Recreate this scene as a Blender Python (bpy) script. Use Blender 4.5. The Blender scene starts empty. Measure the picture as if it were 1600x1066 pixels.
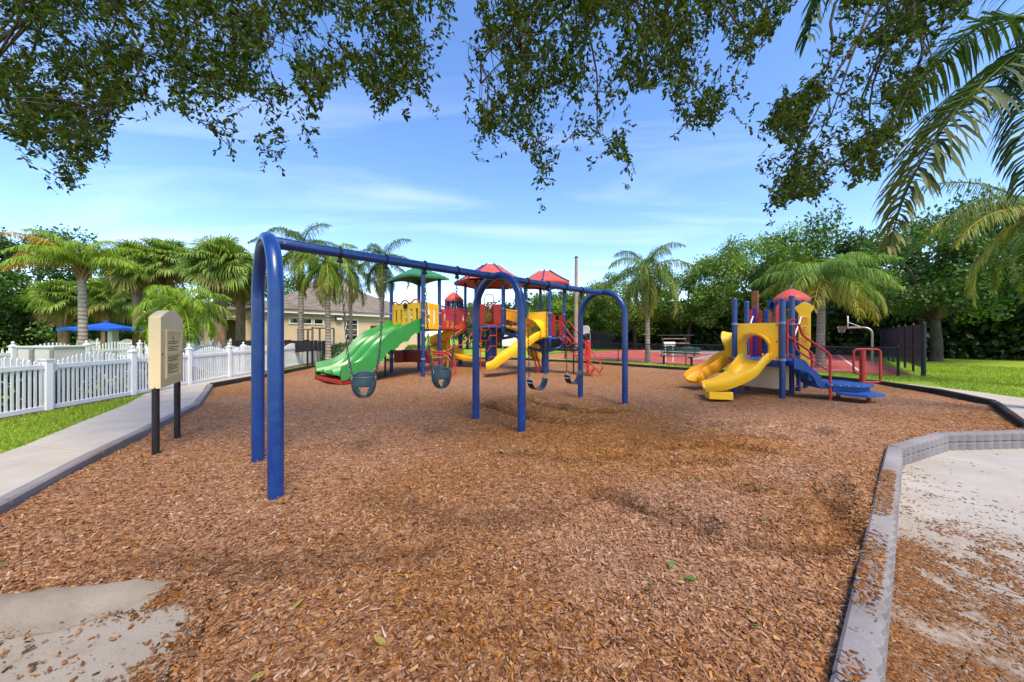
import bpy, bmesh, math, random
import numpy as np
from mathutils import Vector, Matrix
from mathutils.geometry import tessellate_polygon
PI = math.pi
random.seed(7)
RNG = np.random.default_rng(11)
SC = bpy.context.scene
COL = SC.collection

# ------------------------------------------------------------------ camera, sky, sun, exposure
CAM_H, F = 1.45, 534.0
cam_data = bpy.data.cameras.new('camera')
cam = bpy.data.objects.new('camera', cam_data)
COL.objects.link(cam)
cam.location = (0, 0, CAM_H)
cam.rotation_euler = (math.radians(90), 0, 0)
cam_data.sensor_width = 36
cam_data.lens = 36 * F / 1600
cam_data.shift_y = -8 / 1600
cam_data.clip_start = 0.05
cam_data.clip_end = 3000
SC.camera = cam

SUN_EL, SUN_AZ = math.radians(58), math.radians(153)   # azimuth clockwise from +Y
world = bpy.data.worlds.new('World')
SC.world = world
world.use_nodes = True
def build_world():
    nt = world.node_tree; N = nt.nodes; L = nt.links
    N.clear()
    out = N.new('ShaderNodeOutputWorld'); bg = N.new('ShaderNodeBackground')
    sky = N.new('ShaderNodeTexSky'); sky.sky_type = 'NISHITA'; sky.sun_disc = False
    sky.sun_elevation = SUN_EL; sky.sun_rotation = SUN_AZ
    sky.air_density = 1.0; sky.dust_density = 0.4; sky.ozone_density = 2.2
    hs = N.new('ShaderNodeHueSaturation'); hs.inputs['Saturation'].default_value = 1.16; hs.inputs['Hue'].default_value = 0.507; hs.inputs['Value'].default_value = 1.0
    L.new(sky.outputs[0], hs.inputs['Color'])
    # thin cirrus, laid out on a high flat layer: direction / height
    tc = N.new('ShaderNodeTexCoord'); sep = N.new('ShaderNodeSeparateXYZ'); L.new(tc.outputs['Generated'], sep.inputs[0])
    add = N.new('ShaderNodeMath'); add.operation = 'ADD'; add.inputs[1].default_value = 0.12; L.new(sep.outputs['Z'], add.inputs[0])
    mx = N.new('ShaderNodeMath'); mx.operation = 'MAXIMUM'; mx.inputs[1].default_value = 0.05; L.new(add.outputs[0], mx.inputs[0])
    dx = N.new('ShaderNodeMath'); dx.operation = 'DIVIDE'; L.new(sep.outputs['X'], dx.inputs[0]); L.new(mx.outputs[0], dx.inputs[1])
    dy = N.new('ShaderNodeMath'); dy.operation = 'DIVIDE'; L.new(sep.outputs['Y'], dy.inputs[0]); L.new(mx.outputs[0], dy.inputs[1])
    cmb = N.new('ShaderNodeCombineXYZ'); L.new(dx.outputs[0], cmb.inputs[0]); L.new(dy.outputs[0], cmb.inputs[1])
    mp = N.new('ShaderNodeMapping'); mp.inputs['Rotation'].default_value = (0, 0, math.radians(28)); mp.inputs['Scale'].default_value = (0.42, 1.5, 1)
    mp.inputs['Location'].default_value = (0.9, 0.35, 0)
    L.new(cmb.outputs[0], mp.inputs['Vector'])
    nz = N.new('ShaderNodeTexNoise'); nz.inputs['Scale'].default_value = 1.15; nz.inputs['Detail'].default_value = 7; nz.inputs['Roughness'].default_value = 0.52; nz.inputs['Distortion'].default_value = 0.7
    L.new(mp.outputs[0], nz.inputs['Vector'])
    rp = N.new('ShaderNodeValToRGB'); rp.color_ramp.elements[0].position = 0.50; rp.color_ramp.elements[1].position = 1.0
    L.new(nz.outputs['Fac'], rp.inputs[0])
    ml = N.new('ShaderNodeMath'); ml.operation = 'MULTIPLY'; ml.inputs[1].default_value = 0.45; L.new(rp.outputs[0], ml.inputs[0])
    mix = N.new('ShaderNodeMixRGB'); mix.inputs['Color2'].default_value = (5.6, 6.0, 6.8, 1)
    L.new(ml.outputs[0], mix.inputs['Fac']); L.new(hs.outputs[0], mix.inputs['Color1'])
    bg.inputs['Strength'].default_value = 0.138
    L.new(mix.outputs[0], bg.inputs['Color']); L.new(bg.outputs[0], out.inputs['Surface'])
build_world()
sun_data = bpy.data.lights.new('sun', 'SUN')
sun_data.energy = 2.6
sun_data.angle = math.radians(24)
sun_data.color = (1.0, 0.86, 0.66)
sun = bpy.data.objects.new('sun', sun_data); COL.objects.link(sun)
_sd = Vector((math.sin(SUN_AZ) * math.cos(SUN_EL), math.cos(SUN_AZ) * math.cos(SUN_EL), math.sin(SUN_EL)))
sun.rotation_euler = (-_sd).to_track_quat('-Z', 'Y').to_euler()
sun.location = (20, -10, 30)
SC.view_settings.view_transform = 'Standard'
SC.view_settings.look = 'None'
SC.view_settings.exposure = 1.27
SC.view_settings.gamma = 1
SC.view_settings.use_curve_mapping = False
SC.render.engine = 'CYCLES'
SC.cycles.use_denoising = True
SC.cycles.adaptive_threshold = 0.025
SC.cycles.max_bounces = 6
SC.cycles.diffuse_bounces = 3
SC.cycles.transparent_max_bounces = 12
SC.cycles.caustics_reflective = False
SC.cycles.caustics_refractive = False

# ------------------------------------------------------------------ helpers
def at(px, py, Y):                      # a point of the place from its bearing and its distance
    return Vector(((px - 800) * Y / F, Y, CAM_H - (py - 525) * Y / F))
def V(*a): return Vector(a)

class MB:
    def __init__(s): s.v = []; s.f = []
    def add(s, vs, fs):
        o = len(s.v)
        s.v += [tuple(v) for v in vs]; s.f += [tuple(i + o for i in f) for f in fs]
        return s
    def box(s, c, size, ax=None, ay=None):
        """box about c; ax / ay are optional unit axes"""
        c = Vector(c); ax = Vector(ax or (1, 0, 0)).normalized()
        ay = Vector(ay) if ay is not None else Vector((-ax.y, ax.x, 0))
        ay.normalize(); az = ax.cross(ay)
        hx, hy, hz = size[0] / 2, size[1] / 2, size[2] / 2
        vs = [c + ax * (hx * i) + ay * (hy * j) + az * (hz * k) for k in (-1, 1) for j in (-1, 1) for i in (-1, 1)]
        return s.add(vs, [(0, 2, 3, 1), (4, 5, 7, 6), (0, 1, 5, 4), (2, 6, 7, 3), (0, 4, 6, 2), (1, 3, 7, 5)])
    def tube(s, pts, r, n=10, caps=True, closed=False):
        pts = [Vector(p) for p in pts]; m = len(pts)
        rs = r if isinstance(r, (list, tuple)) else [r] * m
        T = []
        for i in range(m):
            a = pts[(i - 1) % m] if (i or closed) else pts[0]
            b = pts[(i + 1) % m] if (i < m - 1 or closed) else pts[-1]
            t = (b - a); T.append(t.normalized() if t.length > 1e-9 else Vector((0, 0, 1)))
        up = Vector((0, 0, 1)) if abs(T[0].z) < 0.9 else Vector((1, 0, 0))
        u = T[0].cross(up).normalized(); vs = []
        for i in range(m):
            u = (u - T[i] * u.dot(T[i])).normalized(); w = T[i].cross(u)
            for k in range(n):
                a = 2 * PI * k / n
                vs.append(pts[i] + (u * math.cos(a) + w * math.sin(a)) * rs[i])
        fs = []
        for i in range(m if closed else m - 1):
            j = (i + 1) % m
            for k in range(n):
                k2 = (k + 1) % n
                fs.append((i * n + k, i * n + k2, j * n + k2, j * n + k))
        if caps and not closed:
            fs.append(tuple(range(n - 1, -1, -1))); fs.append(tuple((m - 1) * n + k for k in range(n)))
        return s.add(vs, fs)
    def loft(s, loops, closed=True, caps=True):
        n = len(loops[0]); m = len(loops)
        vs = [p for lp in loops for p in lp]; fs = []
        for i in range(m - 1):
            for k in range(n if closed else n - 1):
                k2 = (k + 1) % n
                fs.append((i * n + k, i * n + k2, (i + 1) * n + k2, (i + 1) * n + k))
        if caps and closed:
            fs.append(tuple(range(n - 1, -1, -1))); fs.append(tuple((m - 1) * n + k for k in range(n)))
        return s.add(vs, fs)
    def prism(s, poly, o, ax, ay, th):
        """polygon in the plane (o, ax, ay), thickened by th along ax x ay, centred"""
        o = Vector(o); ax = Vector(ax).normalized(); ay = Vector(ay).normalized(); az = ax.cross(ay)
        a = [o + ax * p[0] + ay * p[1] + az * (th / 2) for p in poly]
        b = [o + ax * p[0] + ay * p[1] - az * (th / 2) for p in poly]
        n = len(poly)
        tri = tessellate_polygon([[Vector((p[0], p[1], 0)) for p in poly]])
        fs = []
        for t in tri:
            fs.append(tuple(t)); fs.append(tuple(n + i for i in reversed(t)))
        for i in range(n):
            j = (i + 1) % n; fs.append((i, n + i, n + j, j))
        return s.add(a + b, fs)
    def lathe(s, prof, c, n=20, ax=None):
        """profile [(radius, height)] about the vertical through c"""
        c = Vector(c); vs = []
        for r, z in prof:
            for k in range(n):
                a = 2 * PI * k / n; vs.append(c + Vector((r * math.cos(a), r * math.sin(a), z)))
        fs = []
        for i in range(len(prof) - 1):
            for k in range(n):
                k2 = (k + 1) % n; fs.append((i * n + k, i * n + k2, (i + 1) * n + k2, (i + 1) * n + k))
        fs.append(tuple(range(n - 1, -1, -1))); fs.append(tuple((len(prof) - 1) * n + k for k in range(n)))
        return s.add(vs, fs)
    def mesh(s, name, smooth=None):
        me = bpy.data.meshes.new(name); me.from_pydata(s.v, [], s.f); me.validate()
        bm = bmesh.new(); bm.from_mesh(me)
        bmesh.ops.recalc_face_normals(bm, faces=bm.faces); bm.to_mesh(me); bm.free()
        if smooth:
            me.polygons.foreach_set('use_smooth', [True] * len(me.polygons))
            me.set_sharp_from_angle(angle=math.radians(smooth))
        return me
    def build(s, name, mat, parent=None, smooth=None, bevel=0):
        return link(name, s.mesh(name, smooth), mat, parent, bevel)

def link(name, me, mat, parent=None, bevel=0, world_coords=True):
    o = bpy.data.objects.new(name, me); COL.objects.link(o)
    if mat is not None and not me.materials: me.materials.append(mat)
    if parent is not None:
        o.parent = parent
        if world_coords and parent.parent is None: o.location = -parent.location
    if bevel:
        b = o.modifiers.new('bevel', 'BEVEL'); b.width = bevel; b.segments = 2; b.limit_method = 'ANGLE'; b.angle_limit = math.radians(40)
    return o
def tag(o, label, cat, group=None):
    o['label'] = label; o['category'] = cat
    if group: o['group'] = group
    return o
def thing(name, label, cat, loc=(0, 0, 0), group=None):
    o = bpy.data.objects.new(name, None); o.location = loc; o.empty_display_size = 0.2; COL.objects.link(o)
    return tag(o, label, cat, group)
def struct(o): o['kind'] = 'structure'; return o
def stuff(o): o['kind'] = 'stuff'; return o
def copy_tree(o, parent=None):
    c = o.copy(); COL.objects.link(c); c.parent = parent
    for ch in list(o.children): copy_tree(ch, c)
    return c
def rounded(pts, rad, seg=6):
    """polyline with its corners turned into arcs"""
    pts = [Vector(p) for p in pts]; out = [pts[0]]
    for i in range(1, len(pts) - 1):
        a, b, c = pts[i - 1], pts[i], pts[i + 1]
        r = min(rad, (a - b).length * 0.49, (c - b).length * 0.49)
        p, q = b + (a - b).normalized() * r, b + (c - b).normalized() * r
        for k in range(seg + 1):
            t = k / seg; out.append(p * (1 - t) ** 2 + b * (2 * t * (1 - t)) + q * t ** 2)
    out.append(pts[-1]); return out
def smoothpath(P, n=24):
    """Catmull-Rom through points"""
    P = [Vector(p) for p in P]; Q = [P[0] * 2 - P[1]] + P + [P[-1] * 2 - P[-2]]; out = []
    m = len(P) - 1
    for i in range(n + 1):
        t = i / n * m; k = min(int(t), m - 1); u = t - k
        a, b, c, d = Q[k:k + 4]
        out.append(0.5 * ((2 * b) + (c - a) * u + (2 * a - 5 * b + 4 * c - d) * u * u + (3 * b - a - 3 * c + d) * u ** 3))
    return out
def inside(poly, x, y):
    x = np.asarray(x, float); y = np.asarray(y, float); r = np.zeros(x.shape, bool); n = len(poly)
    for i in range(n):
        x0, y0 = poly[i]; x1, y1 = poly[(i + 1) % n]
        c = ((y0 > y) != (y1 > y)) & (x < (x1 - x0) * (y - y0) / ((y1 - y0) or 1e-9) + x0)
        r ^= c
    return r
def vnoise(x, y, seed=0):
    x = np.asarray(x, float); y = np.asarray(y, float)
    xi = np.floor(x).astype(np.int64); yi = np.floor(y).astype(np.int64); fx = x - xi; fy = y - yi
    fx = fx * fx * (3 - 2 * fx); fy = fy * fy * (3 - 2 * fy)
    def h(a, b):
        v = (a * 374761393 + b * 668265263 + seed * 974711) & 0xffffffff
        v = ((v ^ (v >> 13)) * 1274126177) & 0xffffffff
        return ((v ^ (v >> 16)) & 0xffff) / 65535.0
    return (h(xi, yi) * (1 - fx) + h(xi + 1, yi) * fx) * (1 - fy) + (h(xi, yi + 1) * (1 - fx) + h(xi + 1, yi + 1) * fx) * fy
def fbm(x, y, seed=0, o=4):
    s = 0; a = 0.5
    for i in range(o): s = s + a * vnoise(x * 2 ** i, y * 2 ** i, seed + i); a *= 0.5
    return s / (1 - 0.5 ** o)
def np_mesh(name, verts, faces_n, loops, col=None):
    """mesh from numpy: verts (n,3), faces_n = corner count of each face, loops = flat vertex indices"""
    me = bpy.data.meshes.new(name)
    me.vertices.add(len(verts)); me.vertices.foreach_set('co', np.ascontiguousarray(verts, np.float32).ravel())
    me.loops.add(len(loops)); me.loops.foreach_set('vertex_index', np.ascontiguousarray(loops, np.int32))
    st = np.concatenate([[0], np.cumsum(faces_n)[:-1]]).astype(np.int32)
    me.polygons.add(len(faces_n)); me.polygons.foreach_set('loop_start', st); me.polygons.foreach_set('loop_total', np.asarray(faces_n, np.int32))
    if col is not None:
        a = me.color_attributes.new('col', 'FLOAT_COLOR', 'POINT')
        c4 = np.ones((len(verts), 4), np.float32); c4[:, :3] = col
        a.data.foreach_set('color', c4.ravel())
    me.update(); return me

# ------------------------------------------------------------------ materials
M = {}
def nodes(name):
    m = bpy.data.materials.new(name); m.use_nodes = True
    nt = m.node_tree; return m, nt, nt.nodes['Principled BSDF']
def ramp(nt, src, stops):
    r = nt.nodes.new('ShaderNodeValToRGB'); e = r.color_ramp.elements
    while len(e) < len(stops): e.new(0.5)
    for k, (p, c) in enumerate(stops): e[k].position = p; e[k].color = (*c, 1) if len(c) == 3 else c
    nt.links.new(src, r.inputs[0]); return r.outputs[0]
def noise(nt, scale, detail=4, rough=0.55, vec=None, dist=0):
    n = nt.nodes.new('ShaderNodeTexNoise'); n.inputs['Scale'].default_value = scale; n.inputs['Detail'].default_value = detail
    n.inputs['Roughness'].default_value = rough; n.inputs['Distortion'].default_value = dist
    if vec is None: vec = coords(nt)
    nt.links.new(vec, n.inputs['Vector']); return n.outputs['Fac']
def coords(nt, kind='Object'):
    t = nt.nodes.get('tc_' + kind)
    if t is None: t = nt.nodes.new('ShaderNodeTexCoord'); t.name = 'tc_' + kind
    return t.outputs[kind]
def position(nt):
    t = nt.nodes.get('geo')
    if t is None: t = nt.nodes.new('ShaderNodeNewGeometry'); t.name = 'geo'
    return t.outputs['Position']
def mixc(nt, f, a, b, mode='MIX'):
    m = nt.nodes.new('ShaderNodeMixRGB'); m.blend_type = mode
    for s, v in ((m.inputs[0], f), (m.inputs[1], a), (m.inputs[2], b)):
        if hasattr(v, 'links'): nt.links.new(v, s)
        elif isinstance(v, (int, float)): s.default_value = v
        else: s.default_value = (*v, 1)
    return m.outputs[0]
def bump(nt, p, h, strength=0.3, dist=0.01):
    b = nt.nodes.new('ShaderNodeBump'); b.inputs['Strength'].default_value = strength; b.inputs['Distance'].default_value = dist
    nt.links.new(h, b.inputs['Height']); nt.links.new(b.outputs[0], p.inputs['Normal'])
def paint(key, col, rough=0.4, var=0.18, scale=3.0, spec=0.5, fade=None, fs=0.35, scuff=None, bmp=0.08, coat=0.0, fine=60, metallic=0):
    """painted metal / moulded plastic / stucco: base colour with soft wear, dust and fine relief"""
    m, nt, p = nodes(key)
    lo = tuple(c * (1 - var) for c in col)
    hi = tuple(min(1, c * (1 + var * 0.6) + 0.01 * var) for c in col)
    base = ramp(nt, noise(nt, scale, 5, 0.6, position(nt)), [(0.3, lo), (0.7, hi)])
    if fade:
        f = ramp(nt, noise(nt, scale * 2.3, 6, 0.7, position(nt)), [(0.52, (0, 0, 0)), (0.75, (1, 1, 1))])
        fm = nt.nodes.new('ShaderNodeMath'); fm.operation = 'MULTIPLY'; fm.inputs[1].default_value = fs
        nt.links.new(f, fm.inputs[0]); base = mixc(nt, fm.outputs[0], base, fade)
    if scuff:
        mp = nt.nodes.new('ShaderNodeMapping'); mp.inputs['Scale'].default_value = (1, 1, .45); nt.links.new(position(nt), mp.inputs['Vector'])
        f = ramp(nt, noise(nt, 26, 6, 0.75, mp.outputs[0], .4), [(0.60, (0, 0, 0)), (0.68, (.55, .55, .55))]); base = mixc(nt, f, base, scuff)
    nt.links.new(base, p.inputs['Base Color'])
    rr = nt.nodes.new('ShaderNodeMapRange'); rr.inputs['To Min'].default_value = max(0.05, rough - 0.1); rr.inputs['To Max'].default_value = min(1, rough + 0.14)
    nt.links.new(noise(nt, scale * 4, 4, 0.6, position(nt)), rr.inputs['Value']); nt.links.new(rr.outputs[0], p.inputs['Roughness'])
    p.inputs['Specular IOR Level'].default_value = spec; p.inputs['Coat Weight'].default_value = coat; p.inputs['Metallic'].default_value = metallic
    if bmp: bump(nt, p, noise(nt, fine, 3, 0.6, position(nt)), bmp, 0.01)
    M[key] = m; return m
paint('blue_paint', (0.002, 0.034, 0.18), 0.3, 0.2, 2.0, 0.5, fade=(0.02, 0.075, 0.21), fs=.6, scuff=(.05, .10, .22), coat=0.15, bmp=0.03)
paint('blue_plastic', (0.010, 0.055, 0.24), 0.42, 0.2, 2.0, 0.4, fade=(0.06, 0.13, 0.3))
paint('blue_deck', (0.02, 0.10, 0.36), 0.6, 0.25, 3.0, 0.3, fade=(0.12, 0.22, 0.42), bmp=0.3)
paint('collar_metal', (0.16, 0.22, 0.42), 0.35, 0.2, 6, 0.5)
paint('yellow_plastic', (0.90, 0.50, 0.012), 0.36, 0.1, 1.6, 0.4, fade=(0.9, 0.60, 0.16), fs=.5, scuff=(.72, .43, .08))
paint('orange_plastic', (0.84, 0.36, 0.012), 0.42, 0.16, 1.6, 0.4, fade=(0.75, 0.35, 0.06))
paint('green_plastic', (0.020, 0.205, 0.030), 0.28, 0.14, 1.5, 0.5, fade=(0.06, 0.29, 0.065), fs=.5, scuff=(.07, .26, .07))
paint('green_roof', (0.025, 0.16, 0.045), 0.42, 0.2, 1.5, 0.4, fade=(0.1, 0.26, 0.12))
paint('red_paint', (0.46, 0.022, 0.014), 0.34, 0.2, 2.0, 0.5, fade=(0.55, 0.10, 0.08))
paint('red_dark', (0.28, 0.015, 0.010), 0.45, 0.25, 2.0, 0.4)
paint('red_roof', (0.56, 0.075, 0.05), 0.5, 0.2, 1.6, 0.35, fade=(0.66, 0.26, 0.22))
paint('purple_plastic', (0.10, 0.03, 0.22), 0.45, 0.2, 2, 0.4)
paint('brown_timber', (0.22, 0.085, 0.03), 0.6, 0.3, 5, 0.3, fade=(0.34, 0.17, 0.08), bmp=0.3)
paint('tan_plastic', (0.74, 0.59, 0.33), 0.45, 0.06, 2.2, 0.4, fade=(0.78, 0.66, 0.44))
paint('tan_edge', (0.30, 0.17, 0.06), 0.55, 0.15, 2.2, 0.3)
paint('sign_plate', (0.72, 0.58, 0.28), 0.4, 0.08, 2.2, 0.4, fade=(0.66, 0.55, 0.3))
paint('beige_plastic', (0.62, 0.46, 0.29), 0.5, 0.12, 2.2, 0.4)
paint('ink', (0.03, 0.025, 0.015), 0.6, 0.2, 4, 0.3)
paint('pink_ink', (0.62, 0.12, 0.09), 0.6, 0.2, 4, 0.3)
paint('black_post', (0.012, 0.010, 0.012), 0.4, 0.3, 4, 0.4)
paint('black_fence', (0.010, 0.012, 0.018), 0.45, 0.3, 4, 0.4)
paint('galvanised', (0.36, 0.37, 0.37), 0.4, 0.2, 5, 0.5, metallic=0.6)
paint('chain_steel', (0.10, 0.095, 0.09), 0.38, 0.3, 20, 0.5, metallic=0.8)
paint('bright_steel', (0.62, 0.64, 0.66), 0.25, 0.1, 20, 0.5, metallic=0.9)
paint('bucket_rubber', (0.03, 0.065, 0.085), 0.42, 0.25, 6, 0.45, fade=(0.12, 0.17, 0.19))
paint('belt_rubber', (0.016, 0.016, 0.018), 0.25, 0.25, 8, 0.6, coat=0.4)
paint('white_vinyl', (0.76, 0.76, 0.77), 0.38, 0.06, 1.5, 0.4, fade=(0.60, 0.60, 0.55), fs=.5, scuff=(.5, .49, .43), bmp=0.02)
paint('stucco', (0.58, 0.45, 0.30), 0.85, 0.08, 1.2, 0.2, bmp=0.35, fine=90)
paint('stucco_trim', (0.62, 0.50, 0.34), 0.8, 0.07, 1.2, 0.2, bmp=0.2, fine=90)
paint('roof_tile', (0.21, 0.175, 0.145), 0.8, 0.35, 2.6, 0.25, fade=(0.30, 0.26, 0.225), bmp=0.25, fine=30)
paint('white_trim', (0.75, 0.74, 0.70), 0.5, 0.06, 2, 0.3)
paint('dark_bronze', (0.035, 0.025, 0.018), 0.4, 0.3, 4, 0.4)
paint('umbrella_cloth', (0.012, 0.09, 0.46), 0.75, 0.12, 2, 0.2)
paint('grey_cabinet', (0.50, 0.49, 0.45), 0.6, 0.1, 2, 0.3)
paint('dark_grey_cabinet', (0.20, 0.20, 0.20), 0.6, 0.1, 2, 0.3)
paint('pole_wood', (0.33, 0.25, 0.18), 0.8, 0.25, 3, 0.2, bmp=0.3)
paint('bench_slat', (0.08, 0.16, 0.12), 0.5, 0.2, 4, 0.4)
paint('white_board', (0.75, 0.75, 0.74), 0.4, 0.06, 4, 0.4)
paint('court_line', (0.74, 0.72, 0.70), 0.7, 0.15, 4, 0.2)
paint('black_rubber', (0.012, 0.012, 0.013), 0.55, 0.3, 8, 0.3)

def glass_mat():
    m, nt, p = nodes('window_glass')
    p.inputs['Base Color'].default_value = (0.012, 0.018, 0.025, 1); p.inputs['Roughness'].default_value = 0.06; p.inputs['Specular IOR Level'].default_value = 0.7
    M['window_glass'] = m
glass_mat()
def leaf_mat(key, gloss=0.45, trans=0.35, tint=(1, 1, 1)):
    m, nt, p = nodes(key)
    a = nt.nodes.new('ShaderNodeAttribute'); a.attribute_name = 'col'
    c = a.outputs['Color']
    if tint != (1, 1, 1): c = mixc(nt, 1.0, c, tint, 'MULTIPLY')
    nt.links.new(c, p.inputs['Base Color']); p.inputs['Roughness'].default_value = gloss; p.inputs['Specular IOR Level'].default_value = 0.35 if gloss < .7 else .12
    if trans:
        t = nt.nodes.new('ShaderNodeBsdfTranslucent')
        tcol = mixc(nt, 1.0, c, (1.25, 1.35, 0.55), 'MULTIPLY'); nt.links.new(tcol, t.inputs['Color'])
        mx = nt.nodes.new('ShaderNodeMixShader'); mx.inputs[0].default_value = trans
        nt.links.new(p.outputs[0], mx.inputs[1]); nt.links.new(t.outputs[0], mx.inputs[2])
        nt.links.new(mx.outputs[0], nt.nodes['Material Output'].inputs['Surface'])
    M[key] = m; return m
leaf_mat('leaf'); leaf_mat('oak_leaf', .8, .30); leaf_mat('frond', 0.62, 0.3); leaf_mat('grass_blade', 0.5, 0.35); leaf_mat('chip', 0.85, 0)
def bark_mat(key, a, b, scale=6, ring=None):
    m, nt, p = nodes(key)
    mp = nt.nodes.new('ShaderNodeMapping'); mp.inputs['Scale'].default_value = (1, 1, 0.3 if ring is None else 1); nt.links.new(position(nt), mp.inputs['Vector'])
    n = noise(nt, scale, 7, 0.65, mp.outputs[0]); c = ramp(nt, n, [(0.3, a), (0.7, b)])
    h = n
    if ring:
        w = nt.nodes.new('ShaderNodeTexWave'); w.wave_type = 'BANDS'; w.bands_direction = 'Z'; w.inputs['Scale'].default_value = ring; w.inputs['Distortion'].default_value = 2.0; w.inputs['Detail'].default_value = 2
        nt.links.new(position(nt), w.inputs['Vector'])
        f = ramp(nt, w.outputs['Fac'], [(0.0, (0.5, 0.48, 0.46)), (0.18, (1, 1, 1))]); c = mixc(nt, 0.45, c, f, 'MULTIPLY'); h = w.outputs['Fac']
    nt.links.new(c, p.inputs['Base Color']); p.inputs['Roughness'].default_value = 0.9; p.inputs['Specular IOR Level'].default_value = 0.15
    bump(nt, p, h, 0.6, 0.03); M[key] = m
bark_mat('bark', (0.035, 0.026, 0.018), (0.14, 0.11, 0.08))
bark_mat('palm_bark', (0.20, 0.16, 0.12), (0.40, 0.35, 0.29), 5, ring=2.2)
bark_mat('sabal_bark', (0.12, 0.075, 0.04), (0.30, 0.20, 0.12), 9)
bark_mat('palm_boot', (0.13, 0.065, 0.03), (0.34, 0.20, 0.10), 9)

def mulch_mat():
    m, nt, p = nodes('mulch')
    pos = position(nt)
    w = nt.nodes.new('ShaderNodeVectorMath'); w.operation = 'ADD'
    nz = nt.nodes.new('ShaderNodeTexNoise'); nz.inputs['Scale'].default_value = 9; nz.inputs['Detail'].default_value = 2; nt.links.new(pos, nz.inputs['Vector'])
    sc = nt.nodes.new('ShaderNodeVectorMath'); sc.operation = 'SCALE'; sc.inputs['Scale'].default_value = 0.16; nt.links.new(nz.outputs['Color'], sc.inputs[0])
    nt.links.new(pos, w.inputs[0]); nt.links.new(sc.outputs[0], w.inputs[1])
    def vor(scale, sx, rot):
        mp = nt.nodes.new('ShaderNodeMapping'); mp.inputs['Scale'].default_value = (sx, 1, 1); mp.inputs['Rotation'].default_value = (0, 0, rot); nt.links.new(w.outputs[0], mp.inputs['Vector'])
        v = nt.nodes.new('ShaderNodeTexVoronoi'); v.inputs['Scale'].default_value = scale; v.inputs['Randomness'].default_value = 1; nt.links.new(mp.outputs[0], v.inputs['Vector']); return v
    v1 = vor(42, 0.45, 0.5); v2 = vor(30, 2.0, 1.1)
    def rnd(v):
        s = nt.nodes.new('ShaderNodeSeparateColor'); nt.links.new(v.outputs['Color'], s.inputs[0]); return s.outputs[0]
    stops_new = [(0.0, (0.09, 0.035, 0.011)), (0.35, (0.21, 0.086, 0.026)), (0.7, (0.33, 0.150, 0.046)), (1.0, (0.44, 0.235, 0.092))]
    stops_old = [(0.0, (0.12, 0.054, 0.029)), (0.35, (0.26, 0.128, 0.070)), (0.7, (0.37, 0.21, 0.125)), (1.0, (0.47, 0.32, 0.215))]
    mixr = nt.nodes.new('ShaderNodeMath'); mixr.operation = 'ADD'; nt.links.new(rnd(v1), mixr.inputs[0]); nt.links.new(rnd(v2), mixr.inputs[1])
    hf = nt.nodes.new('ShaderNodeMath'); hf.operation = 'MULTIPLY'; hf.inputs[1].default_value = 0.5; nt.links.new(mixr.outputs[0], hf.inputs[0])
    a = ramp(nt, hf.outputs[0], stops_new); b = ramp(nt, hf.outputs[0], stops_old)
    at_ = nt.nodes.new('ShaderNodeAttribute'); at_.attribute_name = 'col'
    se = nt.nodes.new('ShaderNodeSeparateColor'); nt.links.new(at_.outputs['Color'], se.inputs[0])
    c = mixc(nt, se.outputs[0], a, b)
    c = mixc(nt, 1.0, c, se.outputs[1], 'MULTIPLY')
    nt.links.new(c, p.inputs['Base Color']); p.inputs['Roughness'].default_value = 0.95; p.inputs['Specular IOR Level'].default_value = 0.12
    ad = nt.nodes.new('ShaderNodeMath'); ad.operation = 'ADD'; nt.links.new(v1.outputs['Distance'], ad.inputs[0]); nt.links.new(hf.outputs[0], ad.inputs[1])
    bump(nt, p, ad.outputs[0], 0.9, 0.02)
    M['mulch'] = m
mulch_mat()
def ground_mat(key, a, b, c, big=0.25, fine=40, bs=0.5):
    m, nt, p = nodes(key); pos = position(nt)
    n1 = ramp(nt, noise(nt, fine, 5, 0.7, pos), [(0.3, a), (0.72, b)])
    n2 = ramp(nt, noise(nt, big, 5, 0.6, pos), [(0.42, (0, 0, 0)), (0.68, (1, 1, 1))])
    c1 = mixc(nt, n2, n1, c)
    c1 = mixc(nt, 0.55, n1, c1)
    nt.links.new(c1, p.inputs['Base Color']); p.inputs['Roughness'].default_value = 0.95; p.inputs['Specular IOR Level'].default_value = 0.1
    bump(nt, p, noise(nt, fine * 1.7, 4, 0.7, pos), bs, 0.03); M[key] = m
ground_mat('lawn', (0.13, 0.22, 0.014), (0.27, 0.36, 0.035), (0.33, 0.35, 0.07))
ground_mat('soil', (0.035, 0.02, 0.012), (0.13, 0.08, 0.05), (0.1, 0.06, 0.035), 1.0, 30)
def concrete_mat(key, a, b, dirt):
    m, nt, p = nodes(key); pos = position(nt)
    base = ramp(nt, noise(nt, 1.3, 7, 0.62, pos), [(0.25, a), (0.75, b)])
    sp = ramp(nt, noise(nt, 160, 3, 0.7, pos), [(0.35, (0.72, 0.70, 0.68)), (0.6, (1, 1, 1))]); base = mixc(nt, 0.6, base, sp, 'MULTIPLY')
    st = ramp(nt, noise(nt, 0.9, 8, 0.7, pos, 0.6), [(0.5, (0, 0, 0)), (0.8, (0.6, 0.6, 0.6))]); base = mixc(nt, st, base, dirt)
    sk = ramp(nt, noise(nt, 11, 5, 0.75, pos, 0.3), [(0.60, (0, 0, 0)), (0.72, (0.35, 0.35, 0.35))]); base = mixc(nt, sk, base, dirt)
    nt.links.new(base, p.inputs['Base Color']); p.inputs['Roughness'].default_value = 0.9; p.inputs['Specular IOR Level'].default_value = 0.2
    bump(nt, p, noise(nt, 130, 4, 0.7, pos), 0.35, 0.006); M[key] = m
concrete_mat('concrete', (0.35, 0.315, 0.27), (0.48, 0.44, 0.385), (0.28, 0.22, 0.16))
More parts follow.
